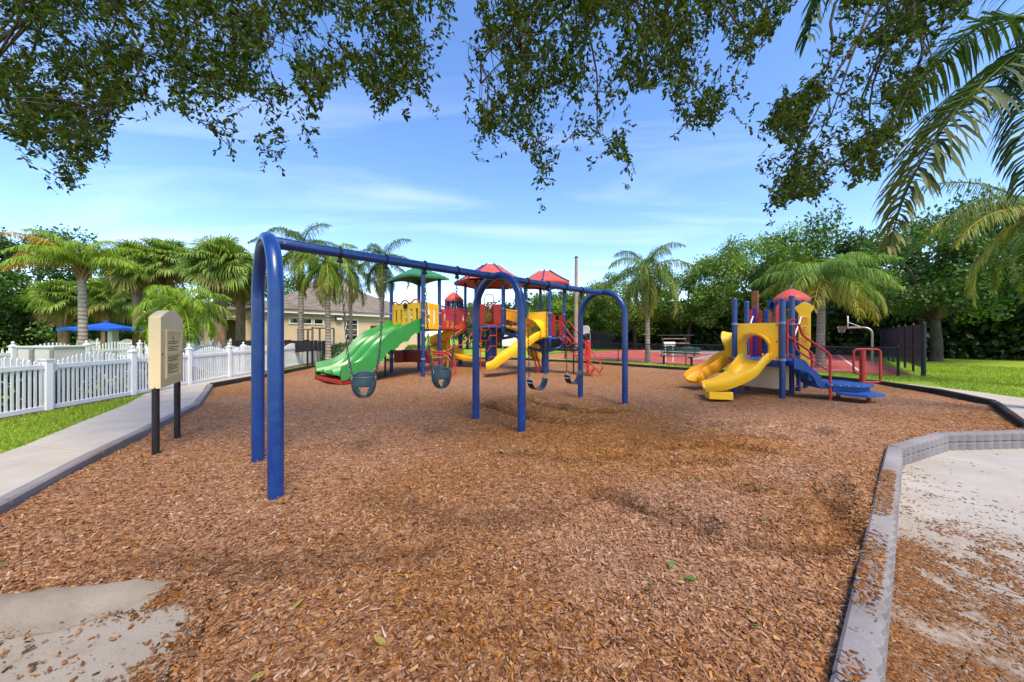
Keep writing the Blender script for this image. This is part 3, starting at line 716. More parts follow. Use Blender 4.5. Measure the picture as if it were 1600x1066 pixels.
# ------------------------------------------------------------------ swing set
SD = Vector((SW_D[0], SW_D[1], 0)).normalized(); SN = Vector((SW_N[0], SW_N[1], 0)).normalized(); S0 = Vector((SW_C1[0], SW_C1[1], 0))
SW_TOP, SW_R, SW_HALF = 2.43, 0.063, 0.57
def gz(x, y): return float(bed_z(np.array([x]), np.array([y]))[0])
def swing_set():
    t = thing('swing_set', 'tall blue tubular arch swing frame with three arches and a long top beam', 'swing set', S0)
    for k in range(3):
        c = S0 + SD * (SW_SPAN * k); pts = [c - SN * SW_HALF + V(0, 0, -.2)]
        for i in range(25):
            a = PI * i / 24; pts.append(c + SN * (-math.cos(a) * SW_HALF) + V(0, 0, SW_TOP - SW_HALF + math.sin(a) * SW_HALF))
        pts.append(c + SN * SW_HALF + V(0, 0, -.2))
        MB().tube(pts, SW_R, 24).build('arch', M['blue_paint'], t, smooth=40)
    for k in range(2):
        a = S0 + SD * (SW_SPAN * k + .05) + V(0, 0, SW_TOP - .02); b = S0 + SD * (SW_SPAN * (k + 1) - .05) + V(0, 0, SW_TOP - .02)
        bm_ = MB().tube([a, b], 0.056, 20).build('top_beam', M['blue_paint'], t, smooth=40)
        for e, s in ((a, 1), (b, -1)):
            MB().tube([e, e + SD * (.16 * s)], 0.062, 20).build('sleeve', M['blue_paint'], bm_, smooth=40)
            for q in (-1, 1):
                p = e + SD * (.1 * s) + SN * (.064 * q); MB().tube([p - SN * .01 * q, p + SN * .008 * q], .011, 8).build('bolt', M['collar_metal'], bm_)
        for h in HANG:
            p = S0 + SD * (SW_SPAN * k + h) + V(0, 0, SW_TOP - .02)
            mb = MB(); ring = [p + V(0, 0, math.cos(a) * .063) + SN * (math.sin(a) * .063) for a in np.linspace(0, 2 * PI, 20, endpoint=False)]
            mb.tube(ring, .011, 6, closed=True)
            mb.box(p + V(0, 0, -.085), (.03, .045, .05), SD); mb.tube([p + V(0, 0, -.10) + SD * .03, p + V(0, 0, -.10) - SD * .03], .018, 8)
            mb.build('hanger', M['black_rubber'], t, smooth=40)
swing_set()
def link_loop(mb, c, ax, side, L=.030, r=.0054, w=.0125):
    pts = []
    for k in range(8):
        a = 2 * PI * k / 8; u = math.cos(a); s = math.sin(a)
        pts.append(c + ax * (u * L * .72 + (L * .28 if u > .01 else -L * .28 if u < -.01 else 0)) + side * (s * w))
    mb.tube(pts, r, 4, closed=True)
def chain(parent, a, b, name='chain', L=.030):
    d = (b - a); n = max(2, int(d.length / (L * 1.62))); ax = d.normalized(); s = ax.cross(V(0, 1, 0.1)).normalized(); q = ax.cross(s)
    mb = MB()
    for i in range(n): link_loop(mb, a + d * ((i + .5) / n), ax, s if i % 2 else q, L)
    return mb.build(name, M['chain_steel'], parent, smooth=60)
def bucket_swing(tc, label, yaw=0):
    c = S0 + SD * tc; zt = 0.955
    t = thing('bucket_swing', label, 'swing', V(c.x, c.y, zt - .27), 'swings hanging from the blue frame')
    sd = (SD * math.cos(yaw) + SN * math.sin(yaw)); fr = V(sd.y, -sd.x, 0)
    # bowl: angle round, v from rim to bottom; two leg openings in front, closed at the back
    na, nv = 44, 16; vs = []; fs = []
    def pt(a, v):
        rx = .140 * (1 - .05 * v) * (math.sqrt(max(0, 1 - v ** 3.0)) * .85 + .15); ry = .125 * (math.sqrt(max(0, 1 - v ** 2.6)) * .87 + .13)
        lift = .055 * max(0, -math.sin(a)) ** 2 * (1 - v)      # higher back
        return c + sd * (rx * math.cos(a)) + fr * (ry * math.sin(a)) + V(0, 0, zt - .25 * v + lift)
    for j in range(nv + 1):
        for i in range(na): vs.append(pt(2 * PI * i / na, j / nv))
    for j in range(nv):
        for i in range(na):
            a = 2 * PI * (i + .5) / na; v = (j + .5) / nv; dgs = math.degrees(a)
            hole = .46 < v < .94 and any(abs(((dgs - h + 180) % 360) - 180) < 30 - 24 * max(0, (v - .6)) for h in (90, 270))
            hole = hole or (v > .55 and v < .9 and any(abs(((dgs - h + 180) % 360) - 180) < 15 for h in (0, 180)) and False)
            if not hole: fs.append((j * na + i, j * na + (i + 1) % na, (j + 1) * na + (i + 1) % na, (j + 1) * na + i))
    fs.append(tuple(nv * na + i for i in range(na)))
    mb = MB(); mb.add(vs, fs); me = mb.mesh('bucket', 60); o = link('bucket', me, M['bucket_rubber'], t)
    s = o.modifiers.new('wall', 'SOLIDIFY'); s.thickness = .012; s.offset = 0
    rim = [pt(2 * PI * i / na, 0) for i in range(na)]
    MB().tube(rim, .011, 8, closed=True).build('rim', M['bucket_rubber'], t, smooth=60)
    for s_ in (-1, 1):
        h = HANG[0] if s_ < 0 else HANG[1]
        top = S0 + SD * (tc + s_ * .268) + V(0, 0, SW_TOP - .13)
        mid = c + sd * (s_ * .175) + V(0, 0, zt + .27)
        chain(t, top, mid)
        for q in (-1, 1):
            e = c + sd * (s_ * .13) + fr * (.065 * q) + V(0, 0, zt + .01)
            chain(t, mid, e, 'side_chain', .018)
            MB().tube([e - V(0, 0, .03), e + V(0, 0, .012)], .006, 6).build('bracket', M['bright_steel'], t)
def belt_swing(tc, label):
    c = S0 + SD * tc; ze = .665
    t = thing('belt_swing', label, 'swing', V(c.x, c.y, ze - .2), 'swings hanging from the blue frame')
    n = 22; top = []; loops = []
    for i in range(n + 1):
        u = -1 + 2 * i / n; x = .205 * math.sin(u * 1.35) / math.sin(1.35); z = ze - .185 * (1 - (abs(u)) ** 2.1); hw = .075 + .012 * math.cos(u * PI)
        tx = V(*(SD * (.205 * 1.35 * math.cos(u * 1.35) / math.sin(1.35)) + V(0, 0, .185 * 2.1 * abs(u) ** 1.1 * (1 if u > 0 else -1)))).normalized(); up = SN.cross(tx) * (-1)
        if up.z < 0: up = -up
        p = c + SD * x + V(0, 0, z)
        loops.append([p - SN * hw, p - SN * (hw * .6) + up * .006, p + SN * (hw * .6) + up * .006, p + SN * hw, p + SN * hw - up * .012, p - SN * hw - up * .012])
    MB().loft(loops).build('belt', M['belt_rubber'], t, smooth=50)
    for s_ in (-1, 1):
        e = c + SD * (s_ * .205) + V(0, 0, ze); top_ = S0 + SD * (tc + s_ * .268) + V(0, 0, SW_TOP - .13)
        MB().box(e + V(0, 0, -.03) - SD * (s_ * .008), (.004, .11, .07), SD + V(0, 0, s_ * .5), SN).build('end_plate', M['bright_steel'], t)
        j = e + SD * (s_ * .012) + V(0, 0, .06)
        MB().tube([e + SN * .045, j, e - SN * .045], .006, 6).build('shackle', M['bright_steel'], t)
        chain(t, top_, j)
bucket_swing(SEATS[0], 'dark blue-grey bucket swing nearest the green slide and the tan sign', .35)
bucket_swing(SEATS[1], 'dark blue-grey bucket swing next to the middle arch of the frame', .25)
belt_swing(SEATS[2], 'black belt swing just beyond the middle arch of the frame')
belt_swing(SEATS[3], 'black belt swing hanging against the leg of the farthest arch')

# ------------------------------------------------------------------ tan notice sign
def sign():
    A = Vector((-4.40, 4.22, 0)); B = Vector((-4.83, 4.93, 0)); ux = (B - A).normalized(); nrm = Vector((ux.y, -ux.x, 0)); mid = (A + B) / 2
    if nrm.x < 0: nrm = -nrm
    w, z0, z1, zc, th = (B - A).length + .07, .80, 1.68, 1.79, .11
    t = thing('notice_sign', 'tan moulded playground rules sign on two black posts beside the path', 'sign', mid)
    for p in (A, B): MB().tube([p + V(0, 0, -.15), p + V(0, 0, z0 + .015)], .036, 16).build('post', M['black_post'], t, smooth=40)
    def out(w_, z0_, z1_, zc_, n=12):
        h = w_ / 2; return [(-h, z0_), (h, z0_), (h, z1_)] + [(h - w_ * i / n, z1_ + (zc_ - z1_) * math.sin(PI * i / n)) for i in range(1, n)] + [(-h, z1_)]
    MB().prism(out(w, z0, z1, zc), mid, ux, (0, 0, 1), th).build('board', M['tan_plastic'], t, smooth=30, bevel=.012)
    def plate(name, u0, u1, za, zb, off, d, mat, par=t): return MB().box(mid + ux * ((u0 + u1) / 2) + V(0, 0, (za + zb) / 2) + nrm * (th / 2 + off), (u1 - u0, d, zb - za), ux).build(name, M[mat], par, bevel=.004)
    hw = w * .335
    # raised frame round two recessed plates
    for (u0, u1, za, zb) in ((-hw, -hw + .045, .90, 1.53), (hw - .045, hw, .90, 1.53), (-hw + .045, hw - .045, 1.49, 1.53), (-hw + .045, hw - .045, 1.195, 1.24), (-hw + .045, hw - .045, .90, .945)):
        plate('frame', u0, u1, za, zb, .008, .022, 'tan_plastic')
    p1 = plate('plate', -hw + .045, hw - .045, 1.24, 1.49, .001, .006, 'sign_plate'); p2 = plate('plate', -hw + .045, hw - .045, .945, 1.195, .001, .006, 'sign_plate')
    rn = random.Random(4)
    def lettering(par, rows, za):
        mb = MB()
        for r, (n, ind) in enumerate(rows):
            z = za - r * .0225; u = -hw + .075 + ind
            if n == 0: continue
            end = u + n
            while u < end:
                l = rn.uniform(.012, .04); l = min(l, end - u)
                if l > .006: mb.box(mid + ux * (-(u + l / 2)) * -1 + V(0, 0, z) + nrm * (th / 2 + .0052), (l, .002, .0085), ux)
                u += l + .008
        mb.build('lettering', M['ink'], par)
    W = 2 * hw - .15
    lettering(p1, [(W * .95, 0), (W * .8, 0), (0, 0), (W, 0), (W * .6, 0), (W * .9, 0)], 1.372)
    lettering(p2, [(W, 0), (W * .85, 0), (W * .9, 0), (0, 0), (W * .4, 0), (W, 0), (W * .8, 0), (W * .9, 0), (W * .35, 0), (W * .95, 0)], 1.17)
    e = mid + V(0, 0, 1.44) + nrm * (th / 2 + .0052); mb = MB()
    mb.prism([(-.016, -.028), (.016, -.028), (.006, -.004), (-.006, -.004)], e, ux, (0, 0, 1), .002); mb.prism([(.008 * math.cos(a), .008 + .008 * math.sin(a)) for a in np.linspace(0, 2 * PI, 10, endpoint=False)], e, ux, (0, 0, 1), .002)
    mb.box(e + V(0, 0, -.036), (.03, .002, .008), ux); mb.box(e + V(0, 0, -.048), (.045, .002, .007), ux); mb.build('emblem', M['ink'], p1)
    for u in (-w * .44, w * .44): MB().tube([mid + ux * u + V(0, 0, 1.22) + nrm * (th / 2 - .004), mid + ux * u + V(0, 0, 1.22) + nrm * (th / 2 + .006)], .01, 8).build('bolt', M['dark_bronze'], t)
sign()

# ------------------------------------------------------------------ play equipment helpers
def post(parent, x, y, z0, z1, r=.058, collars=(), mat='blue_paint'):
    mb = MB().lathe([(r, z0), (r, z1 - .03), (r * 1.12, z1 - .03), (r * 1.12, z1 - .005), (r * .9, z1 + .018), (r * .4, z1 + .028)], (x, y, 0), 18)
    o = mb.build('post', M[mat], parent, smooth=40)
    for z in collars: MB().lathe([(r + .003, z - .028), (r + .013, z - .022), (r + .013, z + .022), (r + .003, z + .028)], (x, y, 0), 18).build('collar', M['collar_metal'], o, smooth=40)
    return o
def slotted(parent, name, a, b, z0, z1, slots, mat, th=.03, s0=.2, s1=.8):
    """moulded panel between two posts with vertical slots cut right through"""
    a = Vector((*a[:2], 0)); b = Vector((*b[:2], 0)); ux = (b - a).normalized(); L = (b - a).length; H = z1 - z0
    mb = MB(); xs = [0]
    sw = L * .5 / (slots * 2 + 1) if slots else 0
    def bx(u0, u1, w0, w1): mb.box(a + ux * ((u0 + u1) / 2) + V(0, 0, (w0 + w1) / 2), (u1 - u0, th, w1 - w0), ux)
    bx(0, L, z0, z0 + H * s0); bx(0, L, z0 + H * s1, z1)
    edges = [.02]
    cell = L / (slots + .6)
    u = 0
    for k in range(slots):
        c = cell * (k + .8); bx(u, c - cell * .2, z0 + H * s0, z0 + H * s1); u = c + cell * .2
    bx(u, L, z0 + H * s0, z0 + H * s1)
    return mb.build(name, M[mat], parent, bevel=.004)
def barred(parent, name, a, b, z0, z1, n, mat, r=.009, rail=.018, lean=0):
    a = Vector(a); b = Vector(b); a0, b0 = V(a.x, a.y, z0 + (a.z if len(a) > 2 else 0)), V(b.x, b.y, z0 + b.z); h = V(0, 0, z1 - z0)
    mb = MB(); mb.tube([a0, b0], rail, 8); mb.tube([a0 + h, b0 + h], rail, 8)
    for k in range(n):
        p = a0.lerp(b0, (k + .5) / n); mb.tube([p, p + h], r, 6)
    return mb.build(name, M[mat], parent, smooth=40)
def chute(parent, name, P, width, rail, mat, th=.025, n=26, sides=None, bumps=0):
    """moulded slide along the path P (x, y, z of the bed): rounded trough with side rails"""
    Q = smoothpath(P, n); loops = []
    for i, p in enumerate(Q):
        t = (Q[min(i + 1, len(Q) - 1)] - Q[max(i - 1, 0)]); th_ = V(t.x, t.y, 0).normalized(); sd = V(th_.y, -th_.x, 0); up = sd.cross(t.normalized())
        if up.z < 0: up = -up
        if sides: sd = Vector(sides[0]).lerp(Vector(sides[1]), i / (len(Q) - 1)).normalized()
        w = width / 2; s = i / (len(Q) - 1); rl = rail * (1 - .35 * s ** 6)
        inn = [(-w, rl), (-w * .86, rl * .97), (-w * .80, rl * .5), (-w * .66, rl * .14), (-w * .3, 0), (w * .3, 0), (w * .66, rl * .14), (w * .80, rl * .5), (w * .86, rl * .97), (w, rl)]
        outp = [(w * 1.04, rl * .86), (w * 1.0, rl * .2), (w * .85, -.06), (w * .3, -.075), (-w * .3, -.075), (-w * .85, -.06), (-w * 1.0, rl * .2), (-w * 1.04, rl * .86)]
        bb = bumps * math.sin(i * 1.15)
        loops.append([p + sd * (a * (1 + (bb if k >= len(inn) else 0))) + up * b for k, (a, b) in enumerate(inn + outp)])
    return MB().loft(loops).build(name, M[mat], parent, smooth=50)
def hood(parent, a, b, z0, z1, out, mat, arch_w=.30, arch_h=.62, depth=.3, th=.03):
    """slide entry: flat panel between posts with an arched opening and a half-round hood"""
    a = Vector((*a[:2], 0)); b = Vector((*b[:2], 0)); ux = (b - a).normalized(); L = (b - a).length; c = (a + b) / 2; H = z1 - z0; out = Vector(out).normalized()
    n = 14; arch = [(-arch_w, 0)] + [(-arch_w * math.cos(PI * i / n), arch_h - arch_w + arch_w * math.sin(PI * i / n)) for i in range(n + 1)] + [(arch_w, 0)]
    poly = [(-L / 2, 0)] + arch + [(L / 2, 0), (L / 2, H), (-L / 2, H)]
    o = MB().prism(poly, c + V(0, 0, z0), ux, (0, 0, 1), th).build('entry_panel', M[mat], parent, bevel=.006)
    loops = []
    m = 8
    for j in range(m + 1):
        s = j / m; g = 1 + .16 * s - .10 * math.sin(PI * s); k0 = arch_w * g
        ring_o = []; ring_i = []
        for i in range(n + 1):
            ang = PI * i / n
            p = c + V(0, 0, z0 + arch_h - arch_w) + out * (depth * s * (0.55 + .45 * math.sin(ang) ** .5 if s > 0 else 0))
            ring_o.append(p + ux * (-math.cos(ang) * (k0 + .05)) + V(0, 0, math.sin(ang) * (k0 + .05) - .02 * s)); ring_i.append(p + ux * (-math.cos(ang) * (k0 + .015)) + V(0, 0, math.sin(ang) * (k0 + .015) - .02 * s))
        # cheeks down to the bed
        ring_o = [ring_o[0] + V(0, 0, -(arch_h - arch_w) * .9)] + ring_o + [ring_o[-1] + V(0, 0, -(arch_h - arch_w) * .9)]
        ring_i = [ring_i[0] + V(0, 0, -(arch_h - arch_w) * .9)] + ring_i + [ring_i[-1] + V(0, 0, -(arch_h - arch_w) * .9)]
        loops.append(ring_o + ring_i[::-1])
    MB().loft(loops).build('hood', M[mat], o, smooth=50)
    for u_ in (-.46, .46):
        for z_ in (.06, .5, .94): 
            p = c + ux * (L * u_) + V(0, 0, z0 + H * z_); MB().tube([p, p + out * (th / 2 + .008)], .014, 8).build('bolt', M['dark_bronze'], o)
    return o
def pyramid_roof(parent, c, R, z0, z1, rt, n, rot, mat, rib='blue_paint', drop=.07):
    """faceted roof of n separate moulded panels with ribs over the joints"""
    rf = MB().lathe([(rt * .9, z1 - .03), (rt * .9, z1)], (c[0], c[1], 0), n).build('roof', M[rib], parent)
    cor = [(math.cos(rot + 2 * PI * k / n), math.sin(rot + 2 * PI * k / n)) for k in range(n)]
    for k in range(n):
        p, q = cor[k], cor[(k + 1) % n]; m = 6; loops = []
        for i in range(m + 1):
            s = i / m; r = R + (rt - R) * s; z = z0 + (z1 - z0) * (s ** 1.12)
            pa = V(c[0] + p[0] * r, c[1] + p[1] * r, z); pb = V(c[0] + q[0] * r, c[1] + q[1] * r, z); g = (pb - pa).normalized() * .012
            loops.append([pa + g, pa.lerp(pb, .5) + V(0, 0, .03 * (1 - s)), pb - g, pb - g + V(0, 0, -.03), pa.lerp(pb, .5) + V(0, 0, -.03 + .03 * (1 - s)), pa + g + V(0, 0, -.03)])
        # turned-down lip
        first = loops[0]; lip = [v + V(0, 0, -drop) for v in first]
        MB().loft([lip] + loops).build('roof_panel', M[mat], rf, smooth=30)
        pts = [V(c[0] + p[0] * (R + (rt - R) * s), c[1] + p[1] * (R + (rt - R) * s), z0 + (z1 - z0) * s ** 1.12 + .015) for s in np.linspace(0, 1, 7)]
        MB().tube(pts, .035, 8).build('roof_rib', M[rib], rf, smooth=40)
    return rf
def dome_roof(parent, c, R, z0, h, mat, n=16):
    prof = [(R * 1.08, z0 - .05), (R * 1.1, z0), (R * .95, z0 + h * .26), (R * .66, z0 + h * .58), (R * .34, z0 + h * .84), (R * .05, z0 + h)]
    loops = []
    m = n * 4
    for r, z in prof:
        loops.append([V(c[0] + r * math.cos(2 * PI * k / m), c[1] + r * math.sin(2 * PI * k / m), z - (.04 * abs(math.sin(PI * k / 4)) if z <= z0 - .04 else 0) + .012 * abs(math.sin(PI * k / 4))) for k in range(m)])
    o = MB().loft(loops).build('roof', M[mat], parent, smooth=50)
    MB().lathe([(.02, z0 + h - .01), (.02, z0 + h + .06), (.035, z0 + h + .075), (.01, z0 + h + .1)], (c[0], c[1], 0), 10).build('finial', M['collar_metal'], o)
    return o

# ------------------------------------------------------------------ large play structure
def large_structure():
    P1 = V(-3.2, 12.3, 0); s = 2.2
    e1 = V(-1.65, 1.45, 0).normalized(); e2 = V(e1.y, -e1.x, 0)
    P2 = P1 + e1 * s; P3 = V(-2.88, 13.55, 0); P4 = V(-3.88, 14.25, 0); cA = V(-3.75, 13.5, 0)
    t = thing('play_structure', 'large play structure with green wave slide, red-roofed towers, bridge and yellow slides', 'play structure', V(-1, 14, 0))
    dz = 1.80
    for p in (P1, P2, P3, P4): post(t, p.x, p.y, -.2, 3.74 if p is not P1 else 3.80, .07, (.62, dz + .02, dz + .55))
    quadA = [(P2.x, P2.y), (P1.x, P1.y), (P3.x, P3.y), (P4.x, P4.y)]; MB().prism(quadA, V(0, 0, dz - .03), (1, 0, 0), (0, 1, 0), .06).build('deck', M['blue_deck'], t)
    MB().prism(shrink(quadA, .06), V(0, 0, dz - .11), (1, 0, 0), (0, 1, 0), .09).build('deck_frame', M['black_rubber'], t)
    # panels round the green tower
    pn = slotted(t, 'slotted_panel', P2 + e1 * -.1, P1 + e1 * .1, dz + .05, dz + .88, 5, 'yellow_plastic', s0=.14, s1=.74)
    wv = [P2.lerp(P1, u) + V(0, 0, dz + .90 + .07 * math.sin(u * PI * 6 - .6) + .05 * math.sin(u * PI)) for u in np.linspace(.07, .93, 40)]
    MB().tube(wv, .03, 8).build('wavy_rail', M['red_paint'], pn, smooth=50)
    for u in (.075, .925): MB().tube([P2.lerp(P1, u) + V(0, 0, dz + .05), P2.lerp(P1, u) + V(0, 0, dz + .9)], .022, 8).build('side_rail', M['red_paint'], pn, smooth=50)
    wc = P2.lerp(P1, .5) + e2 * -.05 + V(0, 0, dz + .80)
    rg = [wc + e1 * (math.cos(a) * .105) + V(0, 0, math.sin(a) * .105) for a in np.linspace(0, 2 * PI, 20, endpoint=False)]
    mb = MB().tube(rg, .022, 8, closed=True)
    for a in (.5, 2.6, 4.7): mb.tube([wc, wc + e1 * (math.cos(a) * .1) + V(0, 0, math.sin(a) * .1)], .014, 6)
    mb.lathe([(.035, -.035), (.035, .035)], wc, 10); mb.build('steering_wheel', M['black_rubber'], pn, smooth=50)
    slotted(t, 'slotted_panel', P1.lerp(P3, .06), P3.lerp(P1, .06), dz - .1, dz + .88, 2, 'yellow_plastic', s0=.2, s1=.78)
    slotted(t, 'slotted_panel', P2.lerp(P4, .06), P4.lerp(P2, .06), dz + .02, dz + .86, 3, 'yellow_plastic')
    MB().box((P2 + P4) / 2 + V(.0, 0, .62), (.9, .03, .5), P4 - P2).build('counter_panel', M['red_dark'], t, bevel=.01)
    MB().box((P2 + P1) / 2 + e2 * .5 + V(-.1, 0, .64), (s - .25, .035, .42), e1).build('store_panel', M['red_dark'], t, bevel=.01)
    for z in (.43, .87): MB().tube([P2 + V(0, 0, z) + e2 * .5, P1 + V(0, 0, z) + e2 * .5], .022, 8).build('store_rail', M['red_paint'], t, smooth=40)
    # green moulded roof, saddle curved
    n = 14; RA, RB = 1.0, .80; vs = []; fs = []
    for lay in (0, 1):
        for j in range(n + 1):
            for i in range(n + 1):
                u, v = -1 + 2 * i / n, -1 + 2 * j / n; m_ = max(abs(u), abs(v)); k = (abs(u) * abs(v))
                z = 4.16 - .42 * m_ ** 1.1 - .08 * k ** 2 + .04 * math.cos(u * 3.0) * (1 - m_) + .05 * math.sin(v * 2.4 + u)
                if lay: z -= .05 + (.03 if m_ > .99 else 0)
                vs.append(cA + e1 * (u * RA) + e2 * (v * RB) + V(0, 0, z))
    o2 = (n + 1) ** 2
    for j in range(n):
        for i in range(n):
            a = j * (n + 1) + i; fs.append((a, a + 1, a + n + 2, a + n + 1)); fs.append((o2 + a + n + 1, o2 + a + n + 2, o2 + a + 1, o2 + a))
    ed = [i for i in range(n + 1)] + [(j + 1) * (n + 1) - 1 for j in range(1, n + 1)] + [n * (n + 1) + i for i in range(n - 1, -1, -1)] + [j * (n + 1) for j in range(n - 1, 0, -1)]
    for k in range(len(ed)):
        a, c = ed[k], ed[(k + 1) % len(ed)]; fs.append((a, o2 + a, o2 + c, c))
    mb = MB(); mb.add(vs, fs); mb.build('roof', M['green_roof'], t, smooth=60)
    # green wave slide: three lanes, from the deck edge down to the left
    TL, TR = P2 + e1 * -.05 + V(0, 0, dz), P1 + e1 * .10 + V(0, 0, dz); BL, BR = V(-6.68, 11.60, .22), V(-5.12, 10.25, .22)
    loops = []; m = 34
    for i in range(m + 1):
        q = i / m; zq = dz - (dz - .27) * (3 * q * q - 2 * q ** 3) ** .92 - .10 * math.sin(q * 2 * PI * 1.7) * math.sin(PI * q)
        if q > .86: zq = max(zq, .27 - (q - .86) * .2)
        bow = (1 - (2 * q - 1) ** 2) * .12
        l = TL.lerp(BL, q) + V(0, -bow, 0); r = TR.lerp(BR, q) + V(0, -bow, 0); l.z = r.z = zq
        ux = (r - l).normalized(); W = (r - l).length
        sec = []
        for k in range(49):
            u = k / 48; lane = .15 * abs(math.sin(PI * 3 * u)) ** .7
            rail = .20 * (max(0, 1 - u / .06) + max(0, 1 - (1 - u) / .06)) ** .7 if (u < .06 or u > .94) else 0
            ridge = .05 * (math.exp(-((u - 1 / 3) / .03) ** 2) + math.exp(-((u - 2 / 3) / .03) ** 2))
            sec.append(l + ux * (u * W) + V(0, 0, .085 - lane + rail + ridge))
        skirt = .15 + .17 * math.sin(PI * min(1, q * 1.05)) ** .8 + .07 * (math.sin(q * 40) > .2) * (q < .8)
        if q > .93: skirt = .20
        sec.append(r + ux * .02 + V(0, 0, -skirt + .03)); sec.append(r - ux * .03 + V(0, 0, -skirt + .03)); sec.append(r - ux * .06 + V(0, 0, -.03)); sec.append(l + ux * .06 + V(0, 0, -.03)); sec.append(l + ux * .03 + V(0, 0, -skirt + .03)); sec.append(l - ux * .02 + V(0, 0, -skirt + .03))
        loops.append(sec)
    sl = MB().loft(loops).build('wave_slide', M['green_plastic'], t, smooth=55)
    d = (BR - BL).normalized(); f = V(d.y, -d.x, 0)
    MB().box((BL + BR) / 2 - f * .18 + V(0, 0, -.17), (2.0, .42, .12), d).build('slide_foot', M['red_paint'], sl, bevel=.01)
    for u in (.3, .62): 
        p = ((TL + TR) / 2).lerp((BL + BR) / 2, u); MB().tube([V(p.x, p.y, -.1), V(p.x, p.y, dz * (1 - u) * .75)], .035, 8).build('slide_support', M['black_post'], sl)
    # clatter bridge to the six-sided tower
    H = V(-1.02, 16.4, 0); RH = 1.22; dh = 1.9
    hx = [H + V(math.cos(k * PI / 3) * RH, math.sin(k * PI / 3) * RH, 0) for k in range(6)]
    ba, bb = P3 + e1 * .05 + e2 * .0, hx[3] + V(.12, -.3, 0)
    br_d = (bb - ba).normalized(); br_n = V(br_d.y, -br_d.x, 0)
    nb = 11
    bdk = MB().box((ba + bb) / 2 - br_n * .5 + V(0, 0, dz - .09), ((bb - ba).length, 1.04, .05), br_d).build('bridge_deck', M['red_dark'], t)
    for k in range(nb):
        p = ba.lerp(bb, (k + .5) / nb) - br_n * .5 + V(0, 0, dz - .035); MB().box(p, ((bb - ba).length / nb - .02, 1.0, .05), br_d).build('plank', M['red_dark'], bdk)
    for off in (0.0, -1.0): barred(t, 'bridge_rail', ba + br_n * off, bb + br_n * off, dz - .05, dz + .86, 36, 'red_paint', .013, .026)
    for z in (dz + .28, dz + .57): MB().tube([ba + V(0, 0, z), bb + V(0, 0, z)], .012, 6).build('bridge_wire', M['red_paint'], t)
    # six-sided tower on one thick mast
    MB().lathe([(.27, -.2), (.27, dh - .05)], H, 20).build('mast', M['blue_paint'], t, smooth=40)
    MB().prism([(math.cos(k * PI / 3) * RH, math.sin(k * PI / 3) * RH) for k in range(6)], H + V(0, 0, dh - .03), (1, 0, 0), (0, 1, 0), .07).build('deck', M['blue_deck'], t)
    for k in range(6):
        q = hx[k]; inn = H + (q - H) * .2
        po = MB().tube(rounded([V(inn.x, inn.y, dh - .62), V(q.x - (q.x - H.x) * .1, q.y - (q.y - H.y) * .1, dh - .48), V(q.x, q.y, dh - .3), V(q.x, q.y, 3.98)], .25), .068, 14).build('post', M['blue_paint'], t, smooth=40)
        for z in (dh + .02, dh + .78): MB().lathe([(.072, z - .025), (.08, z - .02), (.08, z + .02), (.072, z + .025)], q, 14).build('collar', M['collar_metal'], po, smooth=40)
    pyramid_roof(t, (H.x, H.y), 1.76, 3.98, 4.84, .34, 6, 0, 'red_roof')
    f0, f1 = hx[4], hx[5]                    # front face: two red plates and a barred gap with a loop
    fu = (f1 - f0).normalized(); FL = (f1 - f0).length
    for u0, u1 in ((.07, .31), (.66, .93)): MB().box(f0 + fu * (FL * (u0 + u1) / 2) + V(0, 0, dh + .5), (FL * (u1 - u0), .03, .92), fu).build('guard_plate', M['red_dark'], t, bevel=.01)
    barred(t, 'guard_rail', f0 + fu * (FL * .27), f0 + fu * (FL * .70), dh + .04, dh + .97, 5, 'red_paint', .009, .015)
    MB().tube(rounded([f0 + fu * (FL * .33) + V(0, 0, dh + .95), f0 + fu * (FL * .33) + V(0, 0, dh + 1.42), f0 + fu * (FL * .66) + V(0, 0, dh + 1.42), f0 + fu * (FL * .66) + V(0, 0, dh + .95)], .2), .018, 8).build('grab_loop', M['red_paint'], t, smooth=50)
    for k in (0, 1, 2):
        barred(t, 'guard_rail', hx[k], hx[k + 1], dh + .04, dh + .9, 16, 'red_paint', .013, .022)
    # zig-zag red climber down the front
    c0 = f0 + V(.27, -.28, 0); z_ = 0; zz = []
    MB().tube([c0 + V(-.02, 0, -.1), c0 + V(-.02, 0, dh)], .02, 8).build('climber_rail', M['red_paint'], t, smooth=40)
    MB().tube([c0 + V(.68, 0, -.1), c0 + V(.68, 0, dh)], .02, 8).build('climber_rail', M['red_paint'], t, smooth=40)
    for k in range(4):
        z = .32 + k * .46; MB().tube(rounded([c0 + V(-.02, 0, z), c0 + V(.30, -.12, z), c0 + V(.38, -.12, z + .22), c0 + V(.68, 0, z + .22)], .05), .02, 8).build('rung', M['red_paint'], t, smooth=40)
    # lower square tower with red cap on a mast
    T = V(1.32, 13.75, 0); dr = 1.4; RT = .80
    q4 = [T + V(math.cos(a) * RT, math.sin(a) * RT, 0) for a in (math.radians(8), math.radians(98), math.radians(188), math.radians(278))]
    MB().lathe([(.145, -.2), (.145, dr - .05)], V(T.x, T.y - .15, 0), 20).build('mast', M['blue_paint'], t, smooth=40)
    for q in q4:
        inn = T + (q - T) * .18
        po = MB().tube(rounded([V(inn.x, inn.y, dr - .55), V(q.x - (q.x - T.x) * .15, q.y - (q.y - T.y) * .15, dr - .42), V(q.x, q.y, dr - .2), V(q.x, q.y, 3.5)], .25), .064, 14).build('post', M['blue_paint'], t, smooth=40)
        for z in (dr + .02, dr + .92): MB().lathe([(.068, z - .025), (.077, z - .02), (.077, z + .02), (.068, z + .025)], q, 14).build('collar', M['collar_metal'], po, smooth=40)
